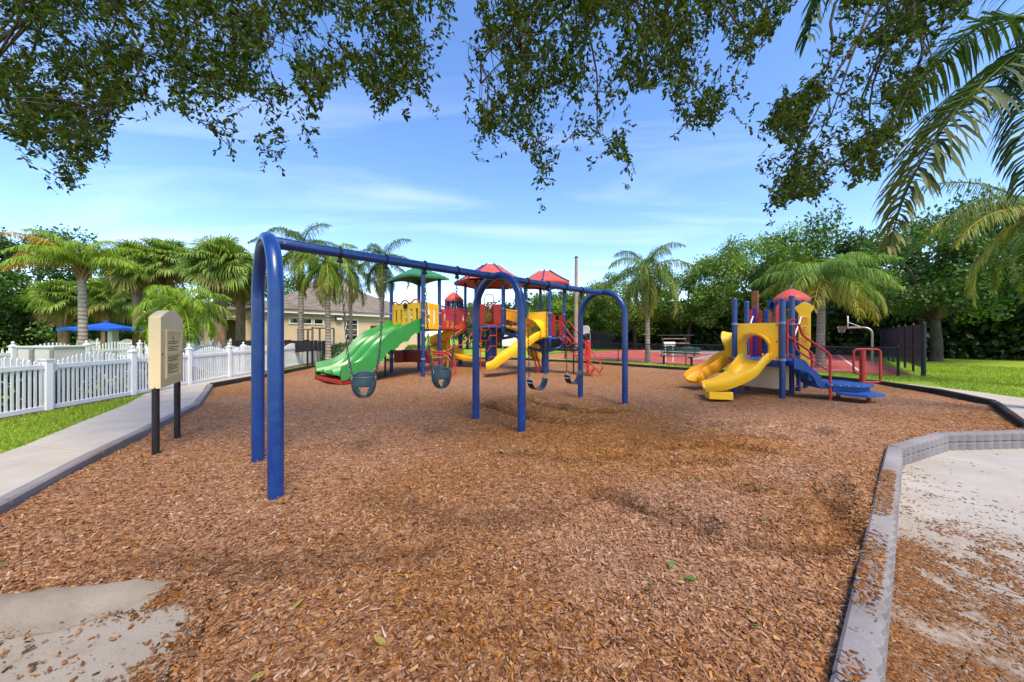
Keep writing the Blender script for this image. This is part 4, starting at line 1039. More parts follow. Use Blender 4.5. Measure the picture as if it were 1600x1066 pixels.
    MB().prism([(q.x - T.x, q.y - T.y) for q in q4], T + V(0, 0, dr - .03), (1, 0, 0), (0, 1, 0), .07).build('deck', M['blue_deck'], t)
    pyramid_roof(t, (T.x, T.y), 1.12, 3.52, 4.04, .22, 6, math.radians(20), 'red_roof')
    o_ = V(-.72, -.69, 0)
    hood(t, q4[2] + V(.07, -.05, 0), q4[3] - V(.05, -.05, 0), dr - .02, dr + .98, o_, 'yellow_plastic', .30, .66, .55)
    fc = (q4[2] + q4[3]) / 2
    chute(t, 'slide', [fc + V(0, 0, dr), fc + o_ * .28 + V(0, 0, dr - .05), fc + V(-.75, -.50, dr - .48), fc + V(-1.25, -.62, .62), fc + V(-1.6, -.66, .34), fc + V(-1.92, -.68, .28)], .66, .24, 'yellow_plastic')
    r0, r1 = q4[3], q4[0]; ru = (r1 - r0).normalized(); RL = (r1 - r0).length
    for u0, u1 in ((.08, .38), (.62, .92)): MB().box(r0 + ru * (RL * (u0 + u1) / 2) + V(0, 0, dr + .46), (RL * (u1 - u0), .03, .84), ru).build('guard_plate', M['red_dark'], t, bevel=.01)
    # stair with black treads, red strings and hand rails
    sa, sb = q4[0] + V(-.1, -.25, 0), V(3.15, 12.35, 0); sdir = (sb - sa).normalized(); sn = V(sdir.y, -sdir.x, 0)
    st = MB().box(sa + sdir * .35 + V(0, 0, dr - .50), (.75, .62, .06), sdir).build('landing', M['black_rubber'], t)
    for k in range(3): MB().box(sa + sdir * (.2 + .16 * k) + V(0, 0, dr - .16 - .12 * k), (.24, .6, .035), sdir).build('tread', M['black_rubber'], t)
    for k in range(5): MB().box(sa + sdir * (.62 + .19 * k) + V(0, 0, dr - .52 - .17 * k), (.2, .46, .03), sdir).build('tread', M['red_paint'], t)
    for s_ in (-.27, .27):
        MB().tube([sa + sn * s_ + V(0, 0, dr + .02), sb + sn * s_ + V(0, 0, -.05)], .024, 8).build('stair_string', M['red_paint'], t, smooth=40)
        MB().tube(rounded([sa + sn * s_ + V(-.1, 0, dr + .62), sa + sn * s_ + sdir * .12 + V(0, 0, dr + .62), sb + sn * s_ + V(0, 0, .30), sb + sn * s_ - sdir * .15 + V(0, 0, .12)], .12), .022, 8).build('hand_rail', M['red_paint'], t, smooth=40)
    for k in range(3):
        p = sa + sdir * (.25 + .14 * k) + sn * .3 + V(0, 0, dr - .02 - .1 * k)
        MB().tube([p + V(0, 0, math.cos(a) * .12) + sdir * (math.sin(a) * .12) for a in np.linspace(0, 2 * PI, 14, endpoint=False)], .016, 6, closed=True).build('ring_rail', M['red_paint'], t, smooth=50)
    MB().tube([sa + sdir * .55 + V(0, 0, -.1), sa + sdir * .55 + V(0, 0, dr - .5)], .03, 8).build('landing_leg', M['dark_bronze'], t)
    post(t, 2.95, 13.3, .3, 1.25, .07, (), 'red_paint'); MB().box(V(2.95, 13.3, .9), (.22, .05, .62)).build('grab_plate', M['red_paint'], t, bevel=.01)
    MB().tube([V(2.95, 13.3, -.1), V(2.95, 13.3, .4)], .04, 10).build('grab_post', M['red_paint'], t)
    # orange crawl link between the two towers, blue strut below
    la, lb = hx[5] + V(.15, -.1, 0), q4[1] + V(-.25, .1, 0); lu = (lb - la); ln = V(lu.y, -lu.x, 0).normalized()
    MB().tube([la + V(0, 0, dh - .35), V(T.x - .2, T.y, dr - .25)], .06, 10).build('strut', M['blue_paint'], t, smooth=40)
    for off in (.0, -.62):
        a, b2 = la + ln * off, lb + ln * off; mb = MB()
        n_ = 9
        mb.tube([a + V(0, 0, dh + .72), b2 + V(0, 0, dr + .95)], .03, 8); mb.tube([a + V(0, 0, dh), b2 + V(0, 0, dr + .1)], .03, 8)
        mb.build('link_rail', M['orange_plastic'], t, smooth=40)
        for k in range(n_):
            p0 = (a + V(0, 0, dh)).lerp(b2 + V(0, 0, dr + .1), (k + .5) / n_); MB().box(p0 + V(0, 0, .52), (lu.length / n_ * .9, .025, .46), lu, None).build('link_slat', M['orange_plastic'], t)
    mb = MB(); mb.add([la + V(0, 0, dh - .03), lb + V(0, 0, dr + .05), lb - ln * .62 + V(0, 0, dr + .05), la - ln * .62 + V(0, 0, dh - .03)], [(0, 1, 2, 3)])
    o = mb.build('link_floor', M['orange_plastic'], t); sm = o.modifiers.new('thick', 'SOLIDIFY'); sm.thickness = .05
    # rear tower with a bell roof and a spiral slide
    B_ = V(-2.95, 17.4, 0)
    for k in range(4):
        a = PI / 4 + k * PI / 2; post(t, B_.x + .45 * math.cos(a), B_.y + .45 * math.sin(a), -.2, 3.1, .055, (2.0,))
    MB().lathe([(.42, 1.9), (.44, 2.05), (.42, 2.75)], B_, 18).build('bell_wall', M['purple_plastic'], t, smooth=40)
    for k in range(10):
        a = 2 * PI * k / 10; MB().tube([B_ + V(math.cos(a) * .46, math.sin(a) * .46, 2.6), B_ + V(math.cos(a) * .42, math.sin(a) * .42, 3.2)], .05, 8).build('bell_bar', M['blue_plastic'], t, smooth=40)
    dome_roof(t, (B_.x, B_.y), .44, 3.25, .42, 'red_roof')
    hc = V(-3.05, 16.2, 0); MB().lathe([(.07, -.2), (.07, 2.2)], hc, 12).build('slide_mast', M['yellow_plastic'], t, smooth=40)
    hp = []
    for k in range(13):
        a = math.radians(60 - 34 * k); hp.append(hc + V(math.cos(a) * .52, math.sin(a) * .52, 1.95 - .125 * k))
    l_ = hp[-1]; hp.append(l_ + V(.35, -.1, -.1)); hp.append(l_ + V(.75, -.15, -.13))
    chute(t, 'spiral_slide', hp, .62, .24, 'yellow_plastic', n=60)
    chute(t, 'slide', [T + V(-.1, .75, dr), T + V(-.15, 1.2, dr - .3), T + V(-.4, 1.55, .75), T + V(-.15, 1.9, .4), T + V(.3, 1.95, .28)], .5, .2, 'yellow_plastic')
    for dx in (0, .14): MB().tube([T + V(-.55 + dx, .25, .95), T + V(-.25 + dx, -.1, -.1)], .03, 8).build('brace', M['red_paint'], t)
    # red loop rails in front of the green tower
    for y_, z_ in ((-.05, .80), (.42, .86), (.85, .80)):
        p = V(-3.1, 12.35 + y_, 0); MB().tube(rounded([p + V(.05, 0, z_), p + V(.72, -.12, z_), p + V(.95, -.2, z_ - .25), p + V(.98, -.2, -.1)], .25), .022, 8).build('loop_rail', M['red_paint'], t, smooth=50)
    barred(t, 'crawl_panel', P1 + V(.12, .35, 0), P1 + V(.62, .75, 0), .12, .62, 6, 'red_paint', .014, .02)
    MB().tube(rounded([V(-3.0, 13.6, .2), V(-2.55, 13.7, .95), V(-2.0, 14.2, 1.1), V(-1.6, 14.9, 1.75)], .3), .026, 8).build('arch_climber', M['red_paint'], t, smooth=50)
    MB().tube(rounded([V(-4.0, 14.5, .2), V(-3.6, 14.5, .95), V(-2.9, 14.6, 1.2), V(-2.2, 15.2, 1.75)], .3), .026, 8).build('arch_climber', M['red_paint'], t, smooth=50)
large_structure()

# ------------------------------------------------------------------ small play structure
def small_structure():
    t = thing('toddler_play_structure', 'small play structure with two yellow slides, blue steps and red hand rails', 'play structure', V(6.4, 8.6, 0))
    Q2 = V(5.68, 8.72, 0); Q1 = V(6.31, 7.98, 0); wd = V(.75, .66, 0); Q3 = Q2 + wd * 1.05; Q6 = Q1 + wd * 1.05; Q4 = Q3 + wd; Q7 = Q6 + wd * .82
    dk = .86; top = 2.32
    e1 = (Q1 - Q2).normalized()
    for q, zt in ((Q1, 2.30), (Q2, 2.38), (Q3, 2.38), (Q6, 2.45), (Q4, 2.40), (Q7, 2.40)): post(t, q.x, q.y, -.2, zt, .06, (dk + .03, dk + .89))
    post(t, 7.35, 10.25, -.2, 2.40, .055, (dk,)); post(t, 8.30, 9.66, -.2, 1.48, .06, (dk,))
    for c, a, b in (((Q1 + Q3) / 2, e1, wd), ((Q6 + Q4) / 2, e1, wd)):
        MB().box(c + V(0, 0, dk - .025), (.95, 1.0, .05), a, None).build('deck', M['blue_deck'], t)
        MB().box(c + V(0, 0, dk - .10), (.9, .95, .10), a, None).build('deck_frame', M['blue_plastic'], t)
    out1 = V(-.76, -.65, 0)
    hood(t, Q2 + e1 * .07, Q1 - e1 * .07, dk + .02, dk + .90, out1, 'yellow_plastic', .23, .58, .46)
    c1 = (Q1 + Q2) / 2
    sl = chute(t, 'slide', [c1 + V(0, 0, dk), c1 + out1 * .25 + V(0, 0, dk - .03), c1 + out1 * .6 + V(-.08, .06, dk - .30), V(5.22, 8.0, .40), V(4.92, 8.06, .26), V(4.60, 8.18, .20)], .58, .21, 'yellow_plastic')
    MB().box(V(4.85, 8.02, .07), (.5, .34, .18), V(-1, .25, 0)).build('slide_foot', M['yellow_plastic'], sl, bevel=.015)
    out2 = V(-.80, .60, 0)
    hood(t, Q3 - wd * .07, Q2 + wd * .07, dk + .02, dk + .86, out2, 'yellow_plastic', .30, .62, .40)
    c2 = (Q2 + Q3) / 2
    chute(t, 'slide', [c2 + V(-.02, 0, dk), c2 + out2 * .28 + V(0, 0, dk - .03), c2 + V(-.62, .25, dk - .34), c2 + V(-.92, .30, .36), c2 + V(-1.15, .26, .22)], .56, .23, 'orange_plastic', bumps=.05)
    # inner railings, roof, alphabet tower, boards behind
    for z in (dk + .32, dk + .52, dk + .72): MB().tube([Q6 + V(0, 0, z), Q7 + V(0, 0, z)], .016, 8).build('guard_bar', M['red_paint'], t, smooth=40)
    for u in (.15, .5): 
        p = Q1.lerp(Q6, u); MB().tube(rounded([p + V(0, 0, dk + .05), p + V(0, 0, dk + .92), p + V(.16, -.08, dk + .98)], .08), .022, 8).build('grab_rail', M['red_paint'], t, smooth=40)
    ns = V(.75, .66, 0)
    for k in range(7): MB().box((Q3 + Q6) / 2 + wd * .95 + V(0, 0, dk + .12 + .12 * k), (.9, .03, .055), e1).build('net_bar', M['blue_plastic'], t)
    cR = V(7.96, 9.75, 0)
    dome_roof(t, (cR.x, cR.y), .39, 2.48, .30, 'red_roof', 12)
    for k in range(10):
        a = 2 * PI * k / 10; MB().box(cR + V(math.cos(a) * .38, math.sin(a) * .38, 2.36), (.05, .23, .2), V(math.cos(a), math.sin(a), 0)).build('roof_band', M['blue_plastic'], t, bevel=.01)
    MB().box(cR + V(.42, -.02, 2.0), (.16, .08, .82), V(1, -.3, 0)).build('side_panel', M['blue_plastic'], t, bevel=.01)
    MB().box(cR + V(.36, .36, 1.4), (.1, .1, 2.2)).build('back_column', M['blue_plastic'], t)
    MB().box(cR + V(-.36, .30, 1.4), (.1, .1, 2.2)).build('back_column', M['blue_plastic'], t)
    ac = V(7.70, 9.0, 0); au = V(.80, -.60, 0).normalized()
    hp = [(-.17, .35), (.17, .35), (.17, .75), (.12, .95), (.15, 1.12), (.19, 1.20), (.19, 2.05), (.24, 2.10), (.30, 2.18), (.30, 2.21), (0, 2.36), (-.30, 2.21), (-.30, 2.18), (-.24, 2.10), (-.19, 2.05), (-.19, 1.20), (-.15, 1.12), (-.12, .95), (-.17, .75)]
    hp = [(a_ * .66, b_) for a_, b_ in hp]
    ap = MB().prism(hp, ac, au, (0, 0, 1), .07).build('alphabet_tower', M['yellow_plastic'], t, bevel=.012)
    an = au.cross(V(0, 0, 1)); an = an if an.y < 0 else -an
    for k in range(3):
        z = 1.33 + .27 * k; MB().box(ac + V(0, 0, z) + an * .037, (.20, .012, .23), au).build('letter_block', M['yellow_plastic'], ap, bevel=.006)
        mb = MB(); c = ac + V(0, 0, z) + an * .0445
        segs = ([(-.06, -.07, -.06, .02), (-.06, .02, 0, .02), (0, .02, 0, -.07), (.05, .08, .05, -.07), (.05, .08, .1, 0), (-.1, .07, -.03, .07)], [(-.03, -.07, -.03, .07), (-.03, .07, .05, .07), (-.03, 0, .04, 0), (-.03, -.07, .05, -.07)], [(-.05, -.05, -.05, .05), (-.05, .05, .05, .05), (.05, .05, .05, -.03), (-.02, -.05, .05, -.05)])[k]
        for x0, z0, x1, z1 in segs: mb.tube([c + au * (x0 * .8) + V(0, 0, z0), c + au * (x1 * .8) + V(0, 0, z1)], .009, 5)
        mb.build('letter', M['pink_ink'], ap)
    bq = V(7.06, 9.72, 0)
    MB().box(bq + V(.03, .25, 1.45), (.17, .10, 2.6), e1).build('totem_post', M['brown_timber'], t, bevel=.02)
    for (x, y, z1, m_, w_) in ((6.83, 9.62, 2.25, 'purple_plastic', .12), (6.72, 9.62, 2.18, 'red_paint', .06), (7.12, 9.80, 2.18, 'red_paint', .08), (7.22, 9.72, 2.2, 'blue_plastic', .1)):
        MB().box(V(x, y, (dk + z1) / 2), (w_, .05, z1 - dk), e1).build('screen_board', M[m_], t, bevel=.008)
    rb = V(7.38, 9.42, 0); MB().prism([(-.12, dk), (.12, dk), (.12, 2.28), (.03, 2.42), (-.12, 2.22)], rb, (1, 0, 0), (0, 0, 1), .04).build('peaked_board', M['red_paint'], t, bevel=.008)
    MB().prism([(-.08, dk), (.08, dk), (.08, 2.1), (0, 2.2), (-.08, 2.1)], rb + V(.0, .4, 0), (1, 0, 0), (0, 0, 1), .04).build('peaked_board', M['brown_timber'], t)
    for a, b in ((Q3 + V(0, 0, dk + .6), V(6.78, 9.62, 2.0)), (Q6 + V(.1, .05, dk + .55), V(7.75, 9.1, 2.1))): MB().tube([a, b], .02, 8).build('stay', M['white_trim'], t)
    # beige crawl panels under the deck
    MB().box(Q1.lerp(Q2, .45) + V(.42, .42, .47), (1.0, .04, .70), e1).build('store_panel', M['beige_plastic'], t, bevel=.02)
    MB().box(Q6.lerp(Q7, .5) + V(-.02, .05, .45), (.70, .04, .66), wd).build('store_panel', M['beige_plastic'], t, bevel=.02)
    MB().tube([Q2 + V(.5, .25, .12), Q6 + V(-.05, .05, .10), Q7 + V(0, 0, .1)], .022, 8).build('low_rail', M['red_paint'], t)
    MB().tube([V(6.05, 9.0, -.1), V(6.05, 9.0, .85)], .02, 8).build('brace', M['red_paint'], t)
    # blue moulded steps and transfer platform
    s0 = Q1.lerp(Q6, .5); sd = (V(8.05, 7.95, 0) - s0).normalized(); sn = V(sd.y, -sd.x, 0)
    prof_top = [(u * .68, z) for u, z in [(0, dk), (.22, dk), (.24, .70), (.46, .69), (.48, .53), (.70, .52), (.73, .36), (.95, .345)]]
    stp = MB(); hw = .30
    a = [s0 + sd * u + V(0, 0, z) for u, z in prof_top]; bl = [s0 + sd * u + V(0, 0, z - .10) for u, z in reversed(prof_top)]
    poly = [(u, z) for u, z in prof_top] + [(u - .03, z - .12) for u, z in reversed(prof_top)]
    o = MB().prism(poly, s0, sd, (0, 0, 1), hw * 2).build('steps', M['blue_deck'], t, bevel=.006)
    side = [(-.02, dk + .06), (.2, dk + .06), (.34, dk), (.44, .74), (.58, .66), (.72, .56), (.82, .42), (.90, .38), (1.0, .36), (1.0, .24), (.78, .24), (.64, .30), (.56, .45), (.42, .58), (.26, .62), (.1, .66), (-.02, .68)]
    side = [(u * .68, z) for u, z in side]
    for s_ in (-1, 1): MB().prism(side, s0 + sn * (s_ * (hw + .02)), sd, (0, 0, 1), .045).build('side_wall', M['blue_plastic'], o, bevel=.01)
    pc = s0 + sd * .63
    pl = [pc + sn * .40 - sd * .02, pc + sn * .52 + sd * .55, pc + sn * .20 + sd * .95, pc - sn * .42 + sd * .70, pc - sn * .42 - sd * .02]
    def plat(pts, z, name, th=.065):
        return MB().prism([(p.x, p.y) for p in pts], V(0, 0, z), (1, 0, 0), (0, 1, 0), th).build(name, M['blue_deck'], t, bevel=.008)
    po = plat(pl, .335, 'platform')
    for k in range(4):
        p = pl[0].lerp(pl[1], (k + .5) / 4) + (pl[1] - pl[0]).cross(V(0, 0, 1)).normalized() * .003; q = (pl[1] - pl[0]).cross(V(0, 0, 1)).normalized()
        MB().tube([p + V(0, 0, .335) - q * .006, p + V(0, 0, .335) + q * .006], .013, 8).build('bolt', M['bright_steel'], po)
    lo = [pc + sn * .46 + sd * .12, pc + sn * .78 + sd * .50, pc + sn * .42 + sd * 1.02, pc + sn * .05 + sd * .95, pc + sn * .1 + sd * .3]
    plat(lo, .155, 'low_step', .06)
    MB().box((pl[0] + pl[2]) / 2 + V(.02, .02, .235), ((pl[2] - pl[0]).length * .8, .02, .13), (pl[2] - pl[0])).build('riser', M['blue_plastic'], t)
    for p in (lo[1].lerp(lo[3], .4), pl[3].lerp(pl[0], .3)): MB().tube([V(p.x, p.y, -.15), V(p.x, p.y, .3 if p.y > 8 else .13)], .04, 10).build('leg', M['red_dark'], t)
    # hand rails
    for s_, x in ((1, 0), (-1, .04)):
        b0 = s0 + sn * (s_ * .36)
        p_end = b0 + sd * .68
        MB().tube(rounded([b0 - sd * .0 + V(0, 0, dk + .10 + .75), b0 + sd * .08 + V(0, 0, dk + .85), b0 + sd * .15 + V(0, 0, 1.46), p_end - sd * .06 + V(0, 0, 1.08), p_end + V(0, 0, 1.0), p_end + V(0, 0, -.12 if s_ > 0 else .3)], .09), .026, 10).build('hand_rail', M['red_paint'], t, smooth=50)
        MB().tube(rounded([b0 - sd * .02 + V(0, 0, dk + .82), b0 + V(0, 0, dk + .30), b0 + sd * .16 + V(0, 0, 1.02), p_end - sd * .1 + V(0, 0, .70), p_end + V(0, 0, .68)], .09), .02, 10).build('hand_rail', M['red_paint'], t, smooth=50)
    lp = pl[2].lerp(pl[3], .35); MB().tube([lp + V(0, 0, .1), lp + V(0, 0, 1.12)], .055, 14).build('grab_post', M['red_paint'], t, smooth=40)
    MB().tube(rounded([lp + V(-.02, 0, .55), lp - sd * .17 + V(0, 0, .6), lp - sd * .17 + V(0, 0, 1.14), lp + sd * .33 + V(0, 0, 1.14), lp + sd * .33 + V(0, 0, .38), lp + V(0, 0, .38)], .09), .024, 10).build('grab_loop', M['red_paint'], t, smooth=50)
small_structure()

# ------------------------------------------------------------------ white picket fences
def picket_mesh():
    w, d = .038, .016
    mb = MB(); vs = []
    mb.prism([(-w / 2, 0), (w / 2, 0), (w / 2, .965), (0, 1.0), (-w / 2, .965)], (0, 0, 0), (1, 0, 0), (0, 0, 1), d)
    me = mb.mesh('picket'); me.materials.append(M['white_vinyl']); return me
PICKET = picket_mesh()
def white_fence(name, label, pts, h0, h1, n, single, z0=.0, side=0):
    """posts with caps, two rails, pickets rising to the middle of each bay"""
    pts = [Vector((*p, 0)) for p in pts]
    t = thing(name, label, 'fence', pts[0], 'white picket fences')
    pk = MB(); count = 0
    for i, p in enumerate(pts):
        hh = h0 + .10 if not (single and i == 2) else h0 + .02
        mb = MB().box(p + V(0, 0, hh / 2 + z0), (.105, .105, hh)); o = mb.build('post', M['white_vinyl'], t, bevel=.006)
        c = MB(); c.box(p + V(0, 0, hh + .012 + z0), (.135, .135, .024))
        if not (single and i == 2):
            c.add([p + V(a, b, hh + .024 + z0) for a, b in ((-.055, -.055), (.055, -.055), (.055, .055), (-.055, .055))] + [p + V(0, 0, hh + .09 + z0)], [(0, 1, 4), (1, 2, 4), (2, 3, 4), (3, 0, 4)])
            c.lathe([(.012, hh + .07), (.03, hh + .095), (.034, hh + .115), (.022, hh + .14), (.004, hh + .15)], p + V(0, 0, z0), 10)
        c.build('post_cap', M['white_vinyl'], o)
    for i in range(len(pts) - 1):
        a, b = pts[i], pts[i + 1]; d = (b - a).normalized(); L = (b - a).length
        for z in (.10, h0 - .10): MB().box((a + b) / 2 + V(0, 0, z + z0), (L - .10, .045, .085), d).build('rail', M['white_vinyl'], t, bevel=.004)
        for k in range(n):
            u = (k + .5) / n; p = a + d * (.06 + (L - .12) * u); h = h0 + (h1 - h0) * math.sin(PI * u) ** 1.2 - .06
            if single and count < 290:
                o = bpy.data.objects.new('picket', PICKET); COL.objects.link(o); o.parent = t
                o.location = p + V(0, 0, .05 + z0) - t.location; o.scale = (1, 1, h); o.rotation_euler = (0, random.gauss(0, .004), math.atan2(d.y, d.x)); count += 1
            else: pk.box(p + V(0, 0, .05 + z0 + h / 2), (.038, .016, h), d)
    if pk.v: stuff(pk.build('pickets', M['white_vinyl'], t))
    return t
fy = [3.15 + 1.65 * i for i in range(12)]
white_fence('picket_fence', 'white vinyl picket fence running along the path, nearest to the playground', [(-7.9 - .135 * y, y) for y in fy], .97, 1.13, 19, True)
white_fence('picket_fence', 'white picket fence farther back, behind the grey pool equipment cabinets', [(-12.6 - .12 * y, y) for y in np.arange(4.0, 20.5, 1.8)], 1.05, 1.26, 17, False)
white_fence('picket_fence', 'short white picket fence crossing the pool yard beneath the blue umbrella', [(-x, 11.6 + .1 * x) for x in np.arange(9.9, 14.0, .98)], .98, 1.10, 11, False)
white_fence('picket_fence', 'white picket fence at the very back of the pool yard below the palms', [(-x, 16.2 + .25 * x) for x in np.arange(14.9, 31, 1.9)], 1.05, 1.25, 15, False)

# strip of soil and dark planting behind the near fence
mb = MB(); mb.add([(-7.9 - .135 * y + o, y, .052) for y in (3, 22) for o in ((-.55, .28) if y == 3 else (.28, -.55))], [(0, 1, 2, 3)]); struct(mb.build('soil_strip', M['soil']))

# ------------------------------------------------------------------ leaves in bulk
def leaf_mesh(name, P, D, Nn, L, W, col, six=False):
    """P base points, D directions, Nn face normals (n,3); folded leaves"""
    D = D / np.linalg.norm(D, axis=1, keepdims=True); S = np.cross(D, Nn); S /= np.linalg.norm(S, axis=1, keepdims=True) + 1e-9; U = np.cross(S, D)
    L = L[:, None]; W = W[:, None]; n = len(P)
    if six:
        v = np.stack([P, P + D * L * .28 + S * W * .42 + U * W * .12, P + D * L * .68 + S * W * .5 + U * W * .12, P + D * L, P + D * L * .68 - S * W * .5 + U * W * .12, P + D * L * .28 - S * W * .42 + U * W * .12], 1).reshape(-1, 3)
        b = np.arange(n)[:, None] * 6; q = np.concatenate([b + [0, 1, 2, 3], b + [0, 3, 4, 5]], 1); k = 6; fn = np.full(2 * n, 4)
    else:
        v = np.stack([P, P + D * L * .5 + S * W * .5 + U * W * .15, P + D * L, P + D * L * .5 - S * W * .5 + U * W * .15], 1).reshape(-1, 3)
        b = np.arange(n)[:, None] * 4; q = np.concatenate([b + [0, 1, 2], b + [0, 2, 3]], 1); k = 4; fn = np.full(2 * n, 3)
    return np_mesh(name, v, fn, q.ravel(), np.repeat(col, k, 0))
FALLEN()
def rand_dirs(n, rg=RNG):
    v = rg.normal(size=(n, 3)); return v / np.linalg.norm(v, axis=1, keepdims=True)
def pal(n, a, b, rg=RNG, j=.25):
    t = rg.random(n)[:, None]; return (np.array(a) * (1 - t) + np.array(b) * t) * rg.uniform(1 - j, 1 + j, n)[:, None]

# ------------------------------------------------------------------ broadleaf trees
def oak_parts(seed, H, R, nclump, nleaf, cols, ls=.2, trunk_h=.28, low=.2):
    rg = np.random.default_rng(seed); rn = random.Random(seed)
    cz = H * (low + 1) / 2; rz = H * (1 - low) / 2
    C = []
    while len(C) < nclump:
        d = rand_dirs(1, rg)[0]; r = rg.uniform(.45, 1) ** .6
        C.append((d[0] * R * r, d[1] * R * r, cz + d[2] * rz * r * (1 if d[2] > 0 else .85)))
    C = np.array(C); cr = rg.uniform(.16, .30, nclump) * R
    k = rg.integers(0, nclump, nleaf); d = rand_dirs(nleaf, rg); rad = cr[k] * rg.uniform(.35, 1.08, nleaf)
    P = C[k] + d * rad[:, None] * np.array([1, 1, .72])
    D = d * .5 + rand_dirs(nleaf, rg) * .8 + np.array([0, 0, -.35]); Nn = d * .7 + rand_dirs(nleaf, rg) * .6 + np.array([0, 0, .5])
    cc = pal(nclump, cols[0], cols[1], rg, .2)[k] * rg.uniform(.72, 1.3, nleaf)[:, None]
    L = rg.uniform(.7, 1.3, nleaf) * ls
    crown = leaf_mesh('crown', P, D, Nn, L, L * rg.uniform(.5, .75, nleaf), cc)
    mb = MB(); th = H * trunk_h; r0 = H * .032
    base = V(0, 0, -.2); fork = V(rn.uniform(-.2, .2), rn.uniform(-.2, .2), th)
    mb.tube(smoothpath([base, V(.05, 0, th * .4), fork], 6), [r0 * 1.5, r0 * 1.1, r0, r0 * .95, r0 * .9, r0 * .85, r0 * .8], 10)
    trunk = mb.mesh('trunk', 60); lim = MB()
    for i in range(min(9, nclump)):
        e = Vector(C[int(rg.integers(0, nclump))]); m = fork.lerp(e, .5) + V(rn.uniform(-.4, .4), rn.uniform(-.4, .4), .25)
        pt = smoothpath([fork, m, e], 7); lim.tube(pt, [r0 * .55 * (1 - j / 8.5) for j in range(8)], 6)
    return crown, trunk, lim.mesh('limbs', 60)
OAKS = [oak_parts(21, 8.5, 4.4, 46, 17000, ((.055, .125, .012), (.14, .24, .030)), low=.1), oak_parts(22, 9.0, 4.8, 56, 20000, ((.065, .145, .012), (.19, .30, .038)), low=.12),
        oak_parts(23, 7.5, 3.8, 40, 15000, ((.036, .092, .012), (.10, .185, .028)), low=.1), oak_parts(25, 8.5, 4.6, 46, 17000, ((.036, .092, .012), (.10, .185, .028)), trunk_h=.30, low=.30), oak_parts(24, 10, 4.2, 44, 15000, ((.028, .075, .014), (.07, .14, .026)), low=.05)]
def oak(kind, x, y, s, label, rz=0, sz=1.0, grp='broadleaf trees beyond the courts'):
    t = thing('oak_tree', label, 'tree', (x, y, .0), grp); t.rotation_euler = (0, 0, rz); t.scale = (s, s, s * sz)
    for me, nm, m in zip(OAKS[kind], ('crown', 'trunk', 'limbs'), ('leaf', 'bark', 'bark')): link(nm, me, M[m], t, world_coords=False)
    return t
# right-hand wood, from the far middle round to the right edge
for a in ((1, 3.6, 37, .80, 'distant green tree right of the utility pole, leftmost of the wood beyond the courts', .3, .82),
          (0, 8.3, 38, .95, 'green tree directly behind the slender palm and above the bench', 1.2, .95),
          (1, 13.0, 36, .98, 'bright green rounded tree between the slender palm and the small play structure', 2.2, 1.0),
          (0, 17.5, 34, 1.02, 'green tree rising just left of the small play structure', 3.5, 1.05),
          (1, 21.5, 31, 1.0, 'tall tree behind the small play structure and its palm', 4.2, 1.18),
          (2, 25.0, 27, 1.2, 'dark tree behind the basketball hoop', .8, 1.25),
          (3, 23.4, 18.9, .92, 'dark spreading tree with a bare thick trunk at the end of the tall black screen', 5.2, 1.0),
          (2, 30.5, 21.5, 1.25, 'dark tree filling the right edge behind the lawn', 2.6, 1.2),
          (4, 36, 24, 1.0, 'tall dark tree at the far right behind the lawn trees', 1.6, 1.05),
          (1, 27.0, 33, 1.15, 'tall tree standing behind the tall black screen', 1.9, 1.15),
          (2, 6.0, 43, 1.0, 'far tree seen low between the swing arch and the slender palm', 2.9, 1.0),
          (2, 0.0, 41, .75, 'far low tree seen between the red-roofed towers', .9, .8),
          (0, -4.8, 37, .62, 'sparse far tree seen just right of the green roof', 3.9, 1.05)):
    oak(a[0], a[1], a[2], a[3], a[4], a[5], a[6])
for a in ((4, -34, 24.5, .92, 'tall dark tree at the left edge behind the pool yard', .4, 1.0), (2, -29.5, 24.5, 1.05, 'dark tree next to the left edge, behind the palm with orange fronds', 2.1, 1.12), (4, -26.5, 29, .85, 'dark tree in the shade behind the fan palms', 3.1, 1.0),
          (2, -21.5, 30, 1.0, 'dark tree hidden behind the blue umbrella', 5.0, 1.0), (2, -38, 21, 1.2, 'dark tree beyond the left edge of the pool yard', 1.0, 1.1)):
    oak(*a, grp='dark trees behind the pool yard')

# dark undergrowth closing the wood below the crowns
def thicket(name, pts, h, n, cols, ls=.22, depth=1.6):
    pts = [np.array(p, float) for p in pts]; seg = [np.linalg.norm(pts[i + 1] - pts[i]) for i in range(len(pts) - 1)]; tot = sum(seg)
    s = RNG.random(n) * tot; P = np.zeros((n, 3)); acc = 0
    for i, l in enumerate(seg):
        k = (s >= acc) & (s < acc + l); u = (s[k] - acc) / l; P[k, :2] = pts[i] + (pts[i + 1] - pts[i]) * u[:, None]; acc += l
    P[:, :2] += RNG.normal(0, depth * .45, (n, 2))
    hh = h * (.45 + .85 * fbm(s * .35, s * 0 + 2, 6)); P[:, 2] = RNG.random(n) ** .8 * hh
    d = rand_dirs(n); L = RNG.uniform(.6, 1.4, n) * ls
    shade = (.5 + 1.0 * fbm(P[:, 0] * 1.1, P[:, 1] * 1.1 + P[:, 2] * 1.4, 12))[:, None]
    me = leaf_mesh(name, P, d + np.array([0, 0, .25]), rand_dirs(n) + np.array([0, -.3, .5]), L, L * .6, pal(n, *cols) * shade)
    return stuff(link(name, me, M['leaf']))
thicket('undergrowth', [(-3, 40), (8, 41), (18, 37), (24, 31), (27, 25), (30, 20.5), (38, 18)], 5.0, 60000, ((.016, .042, .008), (.055, .10, .018)), .34, 3.0)
thicket('undergrowth', [(-4, 45), (9, 46), (22, 42), (29, 35), (33, 28), (42, 22)], 6.5, 34000, ((.014, .036, .008), (.045, .085, .018)), .42, 3.0)
